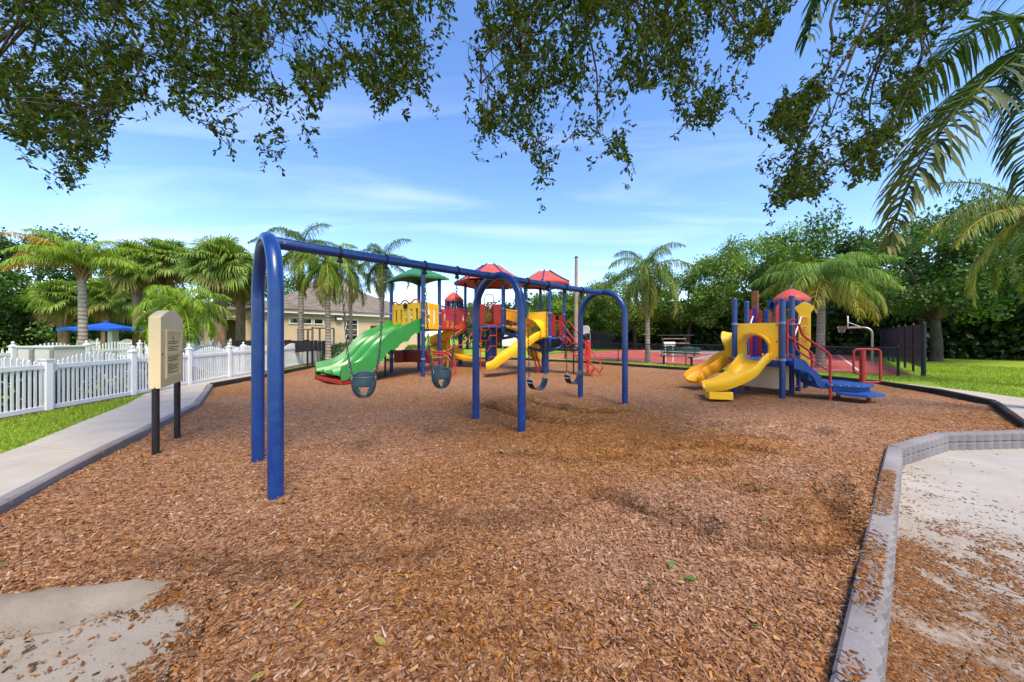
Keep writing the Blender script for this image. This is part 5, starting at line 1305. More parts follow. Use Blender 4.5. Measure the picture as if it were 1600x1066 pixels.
thicket('undergrowth', [(-42, 22), (-33, 25), (-25, 28), (-16, 33), (-11, 35)], 4.2, 30000, ((.016, .038, .010), (.055, .085, .022)), .30, 2.6)

# ------------------------------------------------------------------ palms
def frond_mesh(path, lmax, width, cols, rg, n=62, droop=.55, up=.25, ragged=.15, tipcol=None):
    """one pinnate frond: rachis path (list of Vectors), hanging leaflets on both sides"""
    pts = np.array([tuple(p) for p in path]); m = len(pts)
    seg = np.linalg.norm(np.diff(pts, axis=0), axis=1); cum = np.concatenate([[0], np.cumsum(seg)]); tot = cum[-1]
    s = np.repeat(np.linspace(.13, .995, n), 2); s = np.clip(s + rg.uniform(-.006, .006, 2 * n), .1, .999)
    B = np.stack([np.interp(s * tot, cum, pts[:, i]) for i in range(3)], -1); B2 = np.stack([np.interp(np.minimum(s * tot + .05, tot), cum, pts[:, i]) for i in range(3)], -1)
    Bm = np.stack([np.interp(np.maximum(s * tot - .05, 0), cum, pts[:, i]) for i in range(3)], -1)
    T = B2 - Bm; T /= np.linalg.norm(T, axis=1, keepdims=True)
    sd = np.cross(T, np.array([0, 0, 1.0])); sd /= np.linalg.norm(sd, axis=1, keepdims=True) + 1e-6; nn = np.cross(sd, T)
    sign = np.tile([1.0, -1.0], n)[:, None]
    k = 2 * n
    D = sd * sign * rg.uniform(.7, 1.0, k)[:, None] + T * rg.uniform(.35, .7, k)[:, None] + nn * (rg.normal(up, .28, k))[:, None]
    D /= np.linalg.norm(D, axis=1, keepdims=True)
    L = lmax * (np.clip(np.sin(PI * (s * .86 + .14)) , .18, 1) ** .7) * rg.uniform(1 - ragged, 1 + ragged, k)
    g = np.array([0, 0, -1.0])
    d1 = D + g * droop * .35; d1 /= np.linalg.norm(d1, axis=1, keepdims=True); d2 = D + g * droop * 1.6; d2 /= np.linalg.norm(d2, axis=1, keepdims=True); d3 = D + g * droop * 3.2; d3 /= np.linalg.norm(d3, axis=1, keepdims=True)
    p0 = B; p1 = p0 + d1 * (L * .34)[:, None]; p2 = p1 + d2 * (L * .36)[:, None]; p3 = p2 + d3 * (L * .30)[:, None]
    w = np.cross(D, g); w /= np.linalg.norm(w, axis=1, keepdims=True) + 1e-6; ra = rg.uniform(-1, 1, k)[:, None] * 1.0; w2 = np.cross(w, D); w = w * np.cos(ra) + w2 * np.sin(ra); w *= width / 2
    v = np.stack([p0 - w * .5, p0 + w * .5, p1 - w, p1 + w, p2 - w * .8, p2 + w * .8, p3], 1).reshape(-1, 3)
    b = np.arange(k)[:, None] * 7
    q = np.concatenate([b + [0, 1, 3, 2], b + [2, 3, 5, 4]], 1).reshape(-1, 4); tr = (b + [4, 5, 6])
    c = pal(k, cols[0], cols[1], rg, .2)
    if tipcol is not None:
        f = np.clip((s - .45) * 1.8, 0, 1)[:, None] * .8; c = c * (1 - f) + np.array(tipcol) * f
    C = np.repeat(c, 7, 0)
    # rachis
    mb = MB(); mb.tube([Vector(p) for p in pts], [.028 * (1 - .85 * i / (m - 1)) + .004 for i in range(m)], 5)
    rv = np.array(mb.v); o = len(v)
    loops = np.concatenate([q.ravel(), tr.ravel()] + [np.array(f) + o for f in mb.f]); fn = np.concatenate([np.full(len(q), 4), np.full(len(tr), 3), np.array([len(f) for f in mb.f])])
    rc = np.tile(np.array(cols[1]) * np.array([1.3, 1.05, .9]), (len(rv), 1))
    return np_mesh('frond', np.concatenate([v, rv]), fn, loops, np.concatenate([C, rc]))
def arc_path(base, az, el0, L, bend, n=12, sway=0):
    p = Vector(base); out = [p.copy()]; st = L / n
    for i in range(n):
        t = (i + 1) / n; el = el0 - bend * t ** 1.25; a = az + sway * t
        p = p + Vector((math.cos(a) * math.cos(el), math.sin(a) * math.cos(el), math.sin(el))) * st; out.append(p.copy())
    return out
def palm_trunk(t, x, y, h, r0, r1, top, mat='palm_bark', boots=.0, rings=.09):
    n = max(8, int(h / rings)); pts = []; rs = []
    for i in range(n + 1):
        u = i / n; pts.append(V(x, y, -.1).lerp(Vector(top), u) + V((top[0] - x) * .25 * math.sin(PI * u) * -1, 0, 0)); rs.append((r0 + (r1 - r0) * u + (r0 * .55 * math.exp(-u * 14))) * (1 + .008 * (i % 2)))
    MB().tube(pts, rs, 14).build('trunk', M[mat], t, smooth=60)
    if boots:
        mb = MB(); rn = random.Random(int(x * 100)); tp = Vector(top)
        for k in range(26):
            a = k * 2.4; z = -boots + boots * 1.1 * k / 26; d = V(math.cos(a), math.sin(a), 0)
            mb.tube([tp + d * r1 * .7 + V(0, 0, z), tp + d * (r1 * 1.35) + V(0, 0, z + .12), tp + d * (r1 * 1.75 + rn.uniform(0, .05)) + V(0, 0, z + .28)], [.05, .04, .015], 5)
        mb.build('boots', M['palm_boot'], t, smooth=60)
G_Q = ((.10, .19, .018), (.23, .34, .035)); G_D = ((.035, .085, .014), (.08, .15, .03)); G_Y = ((.22, .24, .03), (.36, .33, .06)); G_O = ((.42, .16, .025), (.55, .30, .05))
def queen_palm(label, x, y, h, L, nf, seed, cols=G_Q, top=None, lmax=.62, grp='feather palms', r=.13, tips=True, extra=None, bend=(1.5, 2.3), emin=-25, grey=True):
    rg = np.random.default_rng(seed); rn = random.Random(seed); top = Vector(top) if top else V(x + rn.uniform(-.1, .1), y, h)
    t = thing('feather_palm', label, 'palm tree', (x, y, 0), grp)
    palm_trunk(t, x, y, h, r, r * .8, top, 'palm_bark', .45)
    for k in range(nf):
        el = math.radians(84 - (84 - emin) * (k / (nf - 1)) ** .85); az = k * 2.399 + rn.uniform(-.2, .2)
        cc = cols; tip = (.30, .30, .04) if (tips and k > nf * .45) else None
        if tips and k > nf * .82: cc = G_Y
        ex = (extra or {}).get(k)
        LL = L * (ex[3] if ex and len(ex) > 3 else 1)
        if ex: az, el, cc = ex[0], math.radians(ex[1]), ex[2]
        pth = arc_path(top + V(math.cos(az), math.sin(az), 0) * .06 + V(0, 0, .1), az, el, LL * rn.uniform(.85, 1.08), rn.uniform(*bend) * (.75 + .3 * el / 1.5), sway=rn.uniform(-.25, .25))
        link('frond', frond_mesh(pth, lmax, .016 + lmax * .012, cc, rg, n=84, droop=.95, ragged=.25, tipcol=tip), M['frond'], t)
    return t
def fan_mesh(base, az, el, pet, R, cols, rg, nseg=36, brown=False):
    """costapalmate fan leaf: petiole, then stiff folded segments with drooping tips"""
    pth = arc_path(base, az, el, pet, .5, 5); hub = np.array(pth[-1]); T = np.array(pth[-1] - pth[-2]); T /= np.linalg.norm(T)
    sd = np.cross(T, [0, 0, 1.0]); sd /= np.linalg.norm(sd) + 1e-6; nn = np.cross(sd, T)
    rol = rg.normal(0, .75); sd, nn = sd * math.cos(rol) + nn * math.sin(rol), nn * math.cos(rol) - sd * math.sin(rol)
    a = np.linspace(-2.2, 2.2, nseg) + rg.normal(0, .03, nseg)
    D = np.cos(a)[:, None] * T + np.sin(a)[:, None] * sd + nn * (.35 * np.abs(np.sin(a)))[:, None]; D /= np.linalg.norm(D, axis=1, keepdims=True)
    L = R * (.72 + .28 * np.cos(a * .6)) * rg.uniform(.9, 1.1, nseg); g = np.array([0, 0, -1.0])
    w = np.cross(D, nn); w /= np.linalg.norm(w, axis=1, keepdims=True); w *= R * .036
    d2 = D + g * .55; d2 /= np.linalg.norm(d2, axis=1, keepdims=True); d3 = D + g * 2.4; d3 /= np.linalg.norm(d3, axis=1, keepdims=True)
    p0 = np.tile(hub, (nseg, 1)); p1 = p0 + D * (L * .5)[:, None]; p2 = p1 + d2 * (L * .28)[:, None]; p3 = p2 + d3 * (L * .26)[:, None]
    v = np.stack([p0 - w * .15, p0 + w * .15, p1 - w, p1 + w, p2 - w * .6, p2 + w * .6, p3], 1).reshape(-1, 3); b = np.arange(nseg)[:, None] * 7
    q = np.concatenate([b + [0, 1, 3, 2], b + [2, 3, 5, 4]], 1).reshape(-1, 4); tr = b + [4, 5, 6]
    c = np.repeat(pal(nseg, cols[0], cols[1], rg, .18) * rg.uniform(.8, 1.2), 7, 0)
    mb = MB(); mb.tube(pth, .018, 4); o = len(v); rv = np.array(mb.v)
    loops = np.concatenate([q.ravel(), tr.ravel()] + [np.array(f) + o for f in mb.f]); fn = np.concatenate([np.full(len(q), 4), np.full(len(tr), 3), np.array([len(f) for f in mb.f])])
    return np_mesh('fan_leaf', np.concatenate([v, rv]), fn, loops, np.concatenate([c, np.tile(np.array(cols[1]) * .9, (len(rv), 1))]))
G_S = ((.10, .175, .028), (.24, .33, .055)); G_SY = ((.16, .17, .035), (.28, .24, .06)); G_B = ((.20, .12, .05), (.32, .22, .10))
def fan_palm(label, x, y, h, nl, seed, R=.85, r=.2, cols=G_S, pet=1.0, dead=3):
    rg = np.random.default_rng(seed); rn = random.Random(seed); top = V(x + rn.uniform(-.1, .1), y, h)
    t = thing('fan_palm', label, 'palm tree', (x, y, 0), 'fan palms in the pool yard')
    palm_trunk(t, x, y, h, r, r * .95, top, 'sabal_bark', .7)
    for k in range(nl):
        u = k / (nl - 1); el = math.radians(88 - 122 * u ** 1.05); az = k * 2.399 + rn.uniform(-.2, .2)
        cc = cols if u < .86 else G_SY
        if k >= nl - dead: cc, el = G_B, math.radians(-50 - rn.uniform(0, 20))
        link('fan_leaf', fan_mesh(top + V(0, 0, .05), az, el, pet * .72 * rn.uniform(.6, 1.25), R * .76 * rn.uniform(.85, 1.15), cc, rg), M['frond'], t)
    return t
def bx(px, Y): return (px - 800) * Y / F
# left group
queen_palm('feather palm with orange dying fronds on its left, grey trunk behind the fence', bx(130, 12.0), 12.0, 3.8, 1.75, 19, 3, ((.13, .24, .015), (.26, .36, .03)), lmax=.48, r=.125, emin=18, bend=(1.3, 1.9), extra={16: (3.3, 48, G_O, 1.45), 17: (3.75, 22, G_O, 1.05), 18: (3.5, 60, ((.38, .24, .03), (.5, .33, .05)), 1.3)}, tips=False)
fan_palm('fan palm with yellowing skirt left of the umbrella, behind the orange-fronded palm', bx(100, 18), 18, 3.2, 44, 31, 1.05)
fan_palm('fan palm just behind the grey trunk of the orange-fronded palm', bx(165, 19), 19, 3.4, 42, 37, 1.0)
fan_palm('fan palm standing right of the blue umbrella', bx(216, 17), 17, 4.75, 50, 32, 1.1)
fan_palm('tall fan palm behind the tan sign with a rough brown trunk', bx(262, 17.5), 17.5, 5.1, 50, 33, 1.05)
fan_palm('tall fan palm with dense round crown left of the near swing arch', bx(344, 15.0), 15.0, 4.45, 58, 34, 1.1, r=.22)
fan_palm('fan palm close behind the dense round one, trunk by the arched doorway', bx(376, 17.0), 17.0, 4.2, 46, 35, 1.05)
queen_palm('low bright green feather palm with arching fronds right behind the tan sign', bx(285, 11.6), 11.6, 2.35, 1.65, 20, 41, ((.12, .23, .012), (.24, .36, .03)), lmax=.5, r=.1, tips=False, emin=-30)
queen_palm('tallest slender feather palm left of the roof, yellow skirt over a pale trunk', bx(470, 17.0), 17.0, 5.75, 2.3, 18, 42, G_D, lmax=.62, r=.13, emin=-70)
queen_palm('feather palm in front of the tiled roof with yellow hanging fronds', bx(513, 16.5), 16.5, 4.9, 2.1, 18, 43, G_Q, lmax=.6, r=.13, emin=-72)
queen_palm('thin feather palm half hidden behind the swing chain in front of the roof', bx(548, 19.5), 19.5, 5.2, 2.3, 15, 47, G_D, lmax=.6, r=.11, emin=-65)
queen_palm('feather palm with dark crown standing left of the green roof', bx(597, 17.5), 17.5, 5.15, 2.0, 17, 44, G_D, lmax=.55, r=.13, emin=-70)
queen_palm('slender feather palm on the lawn edge by the bench, far from other palms', bx(1012, 17.8), 17.8, 4.85, 2.9, 21, 45, ((.06, .125, .018), (.14, .22, .035)), lmax=.72, r=.12, emin=-78)
queen_palm('full feather palm rising behind the small play structure', bx(1282, 15.0), 15.0, 3.75, 2.8, 24, 46, ((.085, .18, .025), (.18, .30, .05)), lmax=.8, r=.16, emin=-12)
queen_palm('feather palm at the right edge whose yellow-tipped frond droops over the lawn', bx(1618, 9.4), 9.4, 4.75, 2.9, 15, 48, ((.07, .13, .025), (.14, .20, .05)), lmax=.6, r=.13, emin=-40, extra={9: (2.95, 30, ((.10, .17, .03), (.24, .25, .05))), 10: (3.3, 12, ((.14, .2, .03), (.3, .28, .05)))})
def near_palm():
    t = thing('feather_palm', 'near feather palm whose long dark frond hangs in at the upper right', 'palm tree', (10.0, 6.1, 0), 'feather palms')
    top = V(9.3, 5.75, 6.7); palm_trunk(t, 10.0, 6.1, 6.7, .18, .15, top, 'palm_bark', .5)
    rg = np.random.default_rng(77); cols = ((.028, .062, .016), (.07, .125, .03))
    P = [smoothpath([top, at(1640, 45, 5.6), at(1560, 110, 5.3), at(1480, 190, 5.1), at(1420, 290, 5.0), at(1388, 385, 4.95)], 20),
         smoothpath([top, at(1600, -80, 5.2), at(1450, -110, 4.8), at(1330, -70, 4.5), at(1278, 0, 4.4), at(1262, 60, 4.35)], 20),
         smoothpath([top, at(1680, -20, 5.6), at(1640, 80, 5.0), at(1612, 200, 4.7), at(1600, 300, 4.6)], 16),
         smoothpath([top, V(9.6, 5.0, 7.6), V(9.9, 3.6, 7.5), V(10.1, 2.4, 6.2)], 16), smoothpath([top, V(10.4, 6.2, 7.8), V(12, 6.6, 7.6), V(13.2, 7, 6)], 16), smoothpath([top, V(9.6, 6.9, 7.8), V(9.9, 8.3, 7.6), V(10.2, 9.5, 6.9)], 16)]
    for i, p in enumerate(P): link('frond', frond_mesh(p, 1.0, .046, cols, rg, n=135, droop=.95 if i != 0 else .7, tipcol=(.20, .19, .05) if i == 0 else None), M['frond'], t)
near_palm()

# ------------------------------------------------------------------ the oak overhead
POLY_L = [(-90, -70), (-90, 215), (20, 225), (75, 300), (120, 295), (165, 215), (200, 165), (260, 170), (320, 200), (350, 225), (385, 190), (430, 255), (450, 170), (490, 235), (505, 150), (545, 110), (580, 150), (600, 180), (640, 140), (670, 165), (690, 105), (708, 40), (712, -70)]
POLY_M = [(746, -70), (748, 40), (738, 130), (755, 220), (785, 215), (835, 240), (850, 300), (862, 235), (905, 220), (940, 215), (985, 275), (975, 200), (950, 150), (1010, 145), (1045, 125), (1062, 200), (1110, 205), (1145, 150), (1185, 90), (1225, 30), (1235, -70)]
POLY_R = [(1300, -70), (1322, 60), (1268, 140), (1210, 175), (1195, 200), (1215, 255), (1240, 250), (1205, 335), (1250, 310), (1290, 320), (1335, 290), (1375, 285), (1372, 235), (1400, 250), (1410, 180), (1440, 130), (1490, 60), (1530, -10), (1540, -70)]
TIPS = [(102, 312, 12), (160, 262, 7), (345, 240, 10), (362, 255, 9), (432, 272, 12), (412, 262, 8), (495, 252, 12), (470, 215, 7), (590, 192, 7), (640, 182, 6), (682, 188, 7), (235, 190, 5), (742, 232, 8), (768, 258, 8), (850, 322, 12), (835, 300, 8), (905, 232, 6), (986, 292, 12), (925, 262, 8), (1062, 218, 8), (1105, 212, 7), (1165, 215, 7), (1192, 272, 6), (1205, 352, 10), (1225, 330, 6), (1272, 348, 7), (1305, 340, 7), (1352, 285, 6), (1428, 245, 8), (1470, 150, 5), (1580, 30, 4)]
def overhead_oak():
    t = thing('live_oak', 'oak overhanging from behind the viewer, dark leafy twigs hanging across the sky', 'tree', (0.9, -3.2, PAD_Z))
    rn = random.Random(5); rg = np.random.default_rng(5)
    fork = V(.7, -2.6, 3.4)
    MB().tube(smoothpath([V(.9, -3.2, -.4), V(.8, -3.0, 1.5), fork], 8), [.42, .34, .31, .29, .28, .27, .26, .25, .24], 14).build('trunk', M['bark'], t, smooth=60)
    limbs = []
    for k, (poly, ctrl) in enumerate(((POLY_L, [(-1.2, -1.0, 5.2), (-3.4, 1.6, 6.0), (-4.6, 3.9, 6.1)]), (POLY_M, [(.6, -.6, 5.0), (.9, 2.0, 6.0), (1.0, 4.3, 6.2)]), (POLY_R, [(2.2, -.8, 5.2), (4.0, 1.8, 6.0), (4.6, 3.9, 6.2)]))):
        pts = smoothpath([fork] + [V(*c) for c in ctrl], 14); limbs.append(pts)
        MB().tube(pts, [.17 * (1 - i / 16.5) + .01 for i in range(15)], 9).build('limb', M['bark'], t, smooth=60)
        # twigs
        xs = [p[0] for p in poly]; ys = [p[1] for p in poly]
        area = abs(sum(poly[i][0] * poly[(i + 1) % len(poly)][1] - poly[(i + 1) % len(poly)][0] * poly[i][1] for i in range(len(poly)))) / 2
        n = int(area / 47); P = []; D = []; N_ = []; L = []; C = []; tw = MB(); br = MB()
        cnt = 0; tries = 0; drips = []
        for (tx, ty, n_) in TIPS:
            if not (poly[0][0] - 20 < tx < poly[-1][0] + 20): continue
            yd = rn.uniform(3.4, 4.8); sx = rn.uniform(-26, 26)
            for q_ in range(n_):
                u_ = q_ / n_; drips.append((tx + sx * u_ ** 1.2 + rn.gauss(0, 5 + 9 * u_), ty - 13 * q_ + rn.gauss(0, 4), yd + rn.gauss(0, .12)))
        hubs = []
        while len(hubs) < (26, 22, 16)[k]:
            x, y = rn.uniform(min(xs), max(xs)), rn.uniform(min(ys), max(ys) * .8)
            if bool(inside(poly, np.array([x]), np.array([y]))[0]):
                h_ = at(x, y, rn.uniform(3.3, 5.0)); hubs.append(h_); q = min(pts[4:], key=lambda z: (z - h_).length)
                pa = smoothpath([q, q.lerp(h_, .35) + V(rn.gauss(0, .15), rn.gauss(0, .15), .05), q.lerp(h_, .7) + V(rn.gauss(0, .12), rn.gauss(0, .12), .10), h_], 9)
                br.tube(pa, [.022 - .0017 * i for i in range(10)], 5, caps=False)
        while cnt < n and tries < n * 40:
            tries += 1
            x, y = rn.uniform(min(xs), max(xs)), rn.uniform(min(ys), max(ys)); drip = None
            if drips: x, y, drip = drips.pop()
            elif not bool(inside(poly, np.array([x]), np.array([y]))[0]): continue
            dn = float(fbm(np.array([x / 62.0]), np.array([y / 62.0]), 40 + k, 3)[0])
            keep = min(1, max(.05, (dn - .36) * 4.2)); keep = max(keep, .6 - max(0, y) / 150) if k != 2 else keep
            if drip is None and rn.random() > keep: continue
            cnt += 1
            Yd = rn.choice((3.2, 3.6, 4.1, 4.6, 5.1)) + rn.uniform(-.25, .25)
            if drip: Yd = drip
            b = at(x, y, Yd)
            down = V(rn.gauss(0, .5), rn.gauss(0, .45), -rn.uniform(.25, 1.0)).normalized(); ln = rn.uniform(.10, .26)
            b = b - down * ln; e = b + down * ln; mid = b.lerp(e, .5) + V(rn.gauss(0, .02), rn.gauss(0, .02), .01)
            tw.tube([b, mid, e], [.0032, .0024, .0012], 3, caps=False)
            m = rn.randint(7, 12); shade = rn.uniform(.7, 1.35)
            for i in range(m):
                u = (i + .5) / m; p = b.lerp(mid, u * 2) if u < .5 else mid.lerp(e, u * 2 - 1)
                dr = (down * .55 + V(rn.gauss(0, .7), rn.gauss(0, .7), rn.gauss(-.15, .45))).normalized()
                P.append(tuple(p)); D.append(tuple(dr)); N_.append((rn.gauss(0, .5), rn.gauss(0, .5), rn.gauss(.7, .5))); L.append(rn.uniform(.036, .068)); C.append(shade * rn.uniform(.75, 1.25))
            q = min(hubs, key=lambda z: (z - b).length)
            if rn.random() < .10 and (q - b).length < .6: br.tube(smoothpath([q, q.lerp(b, .5) + V(rn.gauss(0, .05), rn.gauss(0, .05), .05), b], 4), [.006, .005, .004, .0035, .003], 3, caps=False)
        P = np.array(P); n2 = len(P); L = np.array(L)
        col = pal(n2, (.021, .044, .006), (.072, .104, .014), rg, .25) * np.array(C)[:, None]
        stuff(link('crown', leaf_mesh('crown', P, np.array(D), np.array(N_), L, L * rg.uniform(.34, .5, n2), col, True), M['oak_leaf'], t))
        stuff(tw.build('twigs', M['bark'], t)); stuff(br.build('branches', M['bark'], t, smooth=60))
overhead_oak()

# ------------------------------------------------------------------ hedges, shrubs, grass
def hedge(label, x0, x1, y0, y1, h, n, cols=((.07, .16, .012), (.18, .30, .03)), ls=.09, name='hedge'):
    P = np.zeros((n, 3)); u = RNG.uniform(-1, 1, (n, 3)); ax = RNG.integers(0, 3, n); sg = np.where(RNG.random(n) < .5, -1, 1)
    for i in range(3): u[ax == i, i] = sg[ax == i] * RNG.uniform(.8, 1.05, (ax == i).sum())
    bul = 1 - .14 * (u[:, 0] ** 2 * u[:, 2].clip(0) + u[:, 1] ** 2 * u[:, 2].clip(0))
    P[:, 0] = (x0 + x1) / 2 + u[:, 0] * (x1 - x0) / 2 * bul; P[:, 1] = (y0 + y1) / 2 + u[:, 1] * (y1 - y0) / 2 * bul; P[:, 2] = h / 2 + u[:, 2] * h / 2 * bul * (1 + .1 * np.sin(P[:, 0] * 4)) + .03
    d = rand_dirs(n); L = RNG.uniform(.6, 1.4, n) * ls
    t = thing(name, label, 'hedge', ((x0 + x1) / 2, (y0 + y1) / 2, 0), 'clipped hedges round the playground')
    stuff(link('foliage', leaf_mesh('foliage', P, d + u * .5, u + rand_dirs(n) * .5, L, L * .6, pal(n, *cols)), M['leaf'], t))
    mb = MB()
    for k in range(6):
        x = x0 + (x1 - x0) * (k + .5) / 6; y = (y0 + y1) / 2; mb.tube([V(x, y, 0), V(x + .05, y, h * .5), V(x - .05, y + .08, h * .8)], [.025, .015, .006], 5)
    mb.build('stems', M['bark'], t)
hedge('bright green clipped hedge behind the foot of the green slide', bx(505, 18.2), bx(575, 18.2), 18.0, 18.9, .95, 5200)
hedge('clipped hedge seen below the green tower between its posts', bx(632, 19.5), bx(690, 19.5), 19.2, 20.2, .85, 3800)
hedge('small clipped hedge right of the spiral slide', bx(702, 20.5), bx(722, 20.5), 20.2, 20.9, .85, 2200)
hedge('dark leafy planting behind the near end of the picket fence', -9.75, -9.0, 3.4, 7.0, .72, 5200, ((.018, .045, .010), (.055, .105, .022)), .10)
hedge('dark leafy planting behind the picket fence beside the sign', -10.2, -9.45, 7.2, 10.4, .68, 4200, ((.018, .045, .010), (.05, .10, .02)), .10)
def grass():
    def blades(x, y, z, h0, h1, name, wd=.006):
        n = len(x); h = RNG.uniform(h0, h1, n); a = RNG.uniform(0, 2 * PI, n); ln = RNG.normal(0, .5, (n, 2)) * h[:, None]
        P = np.stack([x, y, np.full(n, z)], -1); w = np.stack([np.cos(a), np.sin(a), np.zeros(n)], -1) * wd
        tip = P + np.stack([ln[:, 0], ln[:, 1], h], -1); v = np.stack([P - w, P + w, tip], 1).reshape(-1, 3)
        c = pal(n, (.17, .27, .015), (.33, .43, .045)) * (.7 + .6 * fbm(x * .9, y * .9, 17))[:, None]
        return stuff(link(name, np_mesh(name, v, np.full(n, 3), np.arange(3 * n), np.repeat(c, 3, 0)), M['grass_blade']))
    n = 60000; y = RNG.uniform(2.2, 9.0, n); x = RNG.uniform(-9.3, -4.4, n)
    po = np.interp(y, [p[1] for p in outer], [p[0] for p in outer]); k = (x < po + .01) & (x > -7.9 - .135 * y + .2); 
    blades(x[k], y[k], .045, .025, .06, 'lawn_grass')
    n = 60000; x = RNG.uniform(8.5, 22, n); y = RNG.uniform(5.5, 18, n); k = ~inside(BED, x, y) & ((x - C0.x) * CV.x + (y - C0.y) * CV.y < -.05)
    wk = wi + wo[::-1]; k &= ~inside(wk, x, y) & (y > 5.6); blades(x[k], y[k], .045, .03, .07, 'lawn_grass', .011)
    n = 22000; x = RNG.uniform(3.2, 14, n); y = RNG.uniform(10.5, 20.5, n); uu = (x - C0.x) * CU.x + (y - C0.y) * CU.y; k = ~inside(BED, x, y) & (uu < -.05)
    blades(x[k], y[k], .045, .03, .07, 'lawn_grass', .011)
grass()

# ------------------------------------------------------------------ clubhouse
def clubhouse():
    A = V(-14.8, 20.0, 0); ux = V(.685, .728, 0).normalized(); uy = V(-ux.y, ux.x, 0); L, Dp, ze, zr = 11.0, 9.0, 3.0, 5.4
    t = thing('clubhouse', 'tan stucco clubhouse with brown tiled hip roof behind the white fence', 'building', A)
    P = lambda u, v, z: A + ux * u + uy * v + V(0, 0, z)
    mb = MB().box(P(L / 2, Dp / 2, ze / 2), (L, Dp, ze), ux); mb.build('wall', M['stucco'], t)
    MB().box(P(L / 2, -.30, ze - .03), (L + .8, .06, .24), ux).build('fascia', M['white_trim'], t); MB().box(P(L + .38, Dp / 2, ze - .03), (.06, Dp + .6, .24), ux).build('fascia', M['white_trim'], t)
    MB().box(P(L / 2, -.14, ze - .12), (L + .7, .30, .04), ux).build('soffit', M['stucco_trim'], t)
    MB().box(P(L / 2, -.03, ze - .42), (L, .06, .12), ux).build('band', M['stucco_trim'], t)
    # tiled slopes in stepped courses
    ov = .42; rf = MB().box(P(L / 2, Dp / 2, ze + .05), (L + .6, Dp + .6, .08), ux).build('roof', M['roof_tile'], t)
    n = 20
    def slope(e0, e1, r0, r1, up):
        for k in range(n):
            s0, s1 = k / n, (k + 1.25) / n
            a0, b0 = e0.lerp(r0, s0), e1.lerp(r1, s0); a1, b1 = e0.lerp(r0, min(1, s1)), e1.lerp(r1, min(1, s1)); h = V(0, 0, .055)
            mb = MB(); mb.add([a0 + h, b0 + h, b1 + h * .25, a1 + h * .25, a0, b0, b1, a1], [(0, 1, 2, 3), (0, 4, 5, 1), (1, 5, 6, 2), (3, 2, 6, 7), (0, 3, 7, 4), (4, 7, 6, 5)])
            mb.build('tile_course', M['roof_tile'], rf)
    e = [P(-ov, -ov, ze + .08), P(L + ov, -ov, ze + .08), P(L + ov, Dp + ov, ze + .08), P(-ov, Dp + ov, ze + .08)]; R0, R1 = P(Dp / 2, Dp / 2, zr), P(L - Dp / 2, Dp / 2, zr)
    slope(e[0], e[1], R0, R1, 0); slope(e[1], e[2], R1, R1, 0); slope(e[2], e[3], R1, R0, 0); slope(e[3], e[0], R0, R0, 0)
    # raised gable block behind the ridge
    MB().prism([(-1.5, 3.4), (1.9, 3.4), (1.9, 5.2), (.2, 6.35), (-1.5, 5.2)], P(5.4, 5.2, 0), ux, (0, 0, 1), 3.0).build('gable_block', M['stucco_trim'], t)
    for s_, x0, x1 in ((1, -1.75, .2), (-1, .2, 2.15)):
        za, zb = (5.02, 6.45) if s_ > 0 else (6.45, 5.02)
        mb = MB(); mb.add([P(5.4 + x0, 3.5, za), P(5.4 + x1, 3.5, zb), P(5.4 + x1, 6.9, zb), P(5.4 + x0, 6.9, za)], [(0, 1, 2, 3)]); o = mb.build('gable_roof', M['roof_tile'], t); m = o.modifiers.new('thick', 'SOLIDIFY'); m.thickness = .12; m.offset = 1
    def u_at(px): 
        k = (px - 800) / F; return (k * A.y - A.x) / (ux.x - k * ux.y)
    def window(px, w, z0, z1, nx, nz, frame=.05):
        u = u_at(px); fr = MB()
        fr.box(P(u, -.02, z1), (w + 2 * frame, .08, frame), ux); fr.box(P(u, -.02, z0), (w + 2 * frame, .08, frame), ux)
        for s_ in (-1, 1): fr.box(P(u + s_ * (w / 2 + frame / 2), -.02, (z0 + z1) / 2), (frame, .078, z1 - z0 - frame), ux)
        o = fr.build('window', M['white_trim'], t)
        MB().box(P(u, -.006, (z0 + z1) / 2), (w, .02, z1 - z0 - frame), ux).build('pane', M['window_glass'], o)
        for i in range(1, nx): MB().box(P(u - w / 2 + w * i / nx, -.03, (z0 + z1) / 2), (.028, .03, z1 - z0 - frame), ux).build('muntin', M['white_trim'], o)
        for i in range(1, nz): MB().box(P(u, -.032, z0 + (z1 - z0) * i / nz), (w, .034, .028), ux).build('muntin', M['white_trim'], o)
    for px in (460, 479.5, 497.5): window(px, .48, 2.22, 2.62, 1, 1, .06)
    window(549.5, .72, 1.15, 2.62, 2, 4, .07)
    u = u_at(589); MB().box(P(u, -.01, 1.1), (.95, .06, 2.2), ux).build('door', M['dark_bronze'], t)
    u = u_at(608); MB().box(P(u, -.01, 1.15), (.95, .06, 2.3), ux).build('door', M['dark_bronze'], t)
    u = u_at(528.5); lo = MB().box(P(u, -.1, 2.62), (.42, .2, .2), ux).build('wall_lamp', M['dark_bronze'], t); MB().box(P(u, -.22, 2.6), (.34, .04, .14), ux).build('lens', M['white_trim'], lo)
    for px in (425, 604): 
        u = u_at(px); MB().tube([P(u, -.06, 0), P(u, -.06, 2.9)], .05, 8).build('downpipe', M['stucco_trim'], t)
    # porch wing with an arched opening, to the left
    n_ = 12; ar = [(-.5, 0)] + [(-.5 * math.cos(PI * i / n_), 1.95 + .5 * math.sin(PI * i / n_)) for i in range(n_ + 1)] + [(.5, 0)]
    pw = P(-1.0, 2.2, 0); MB().prism([(-1.5, 0)] + ar + [(1.5, 0), (1.5, 3.0), (-1.5, 3.0)], pw, ux, (0, 0, 1), .35).build('porch_wall', M['stucco'], t)
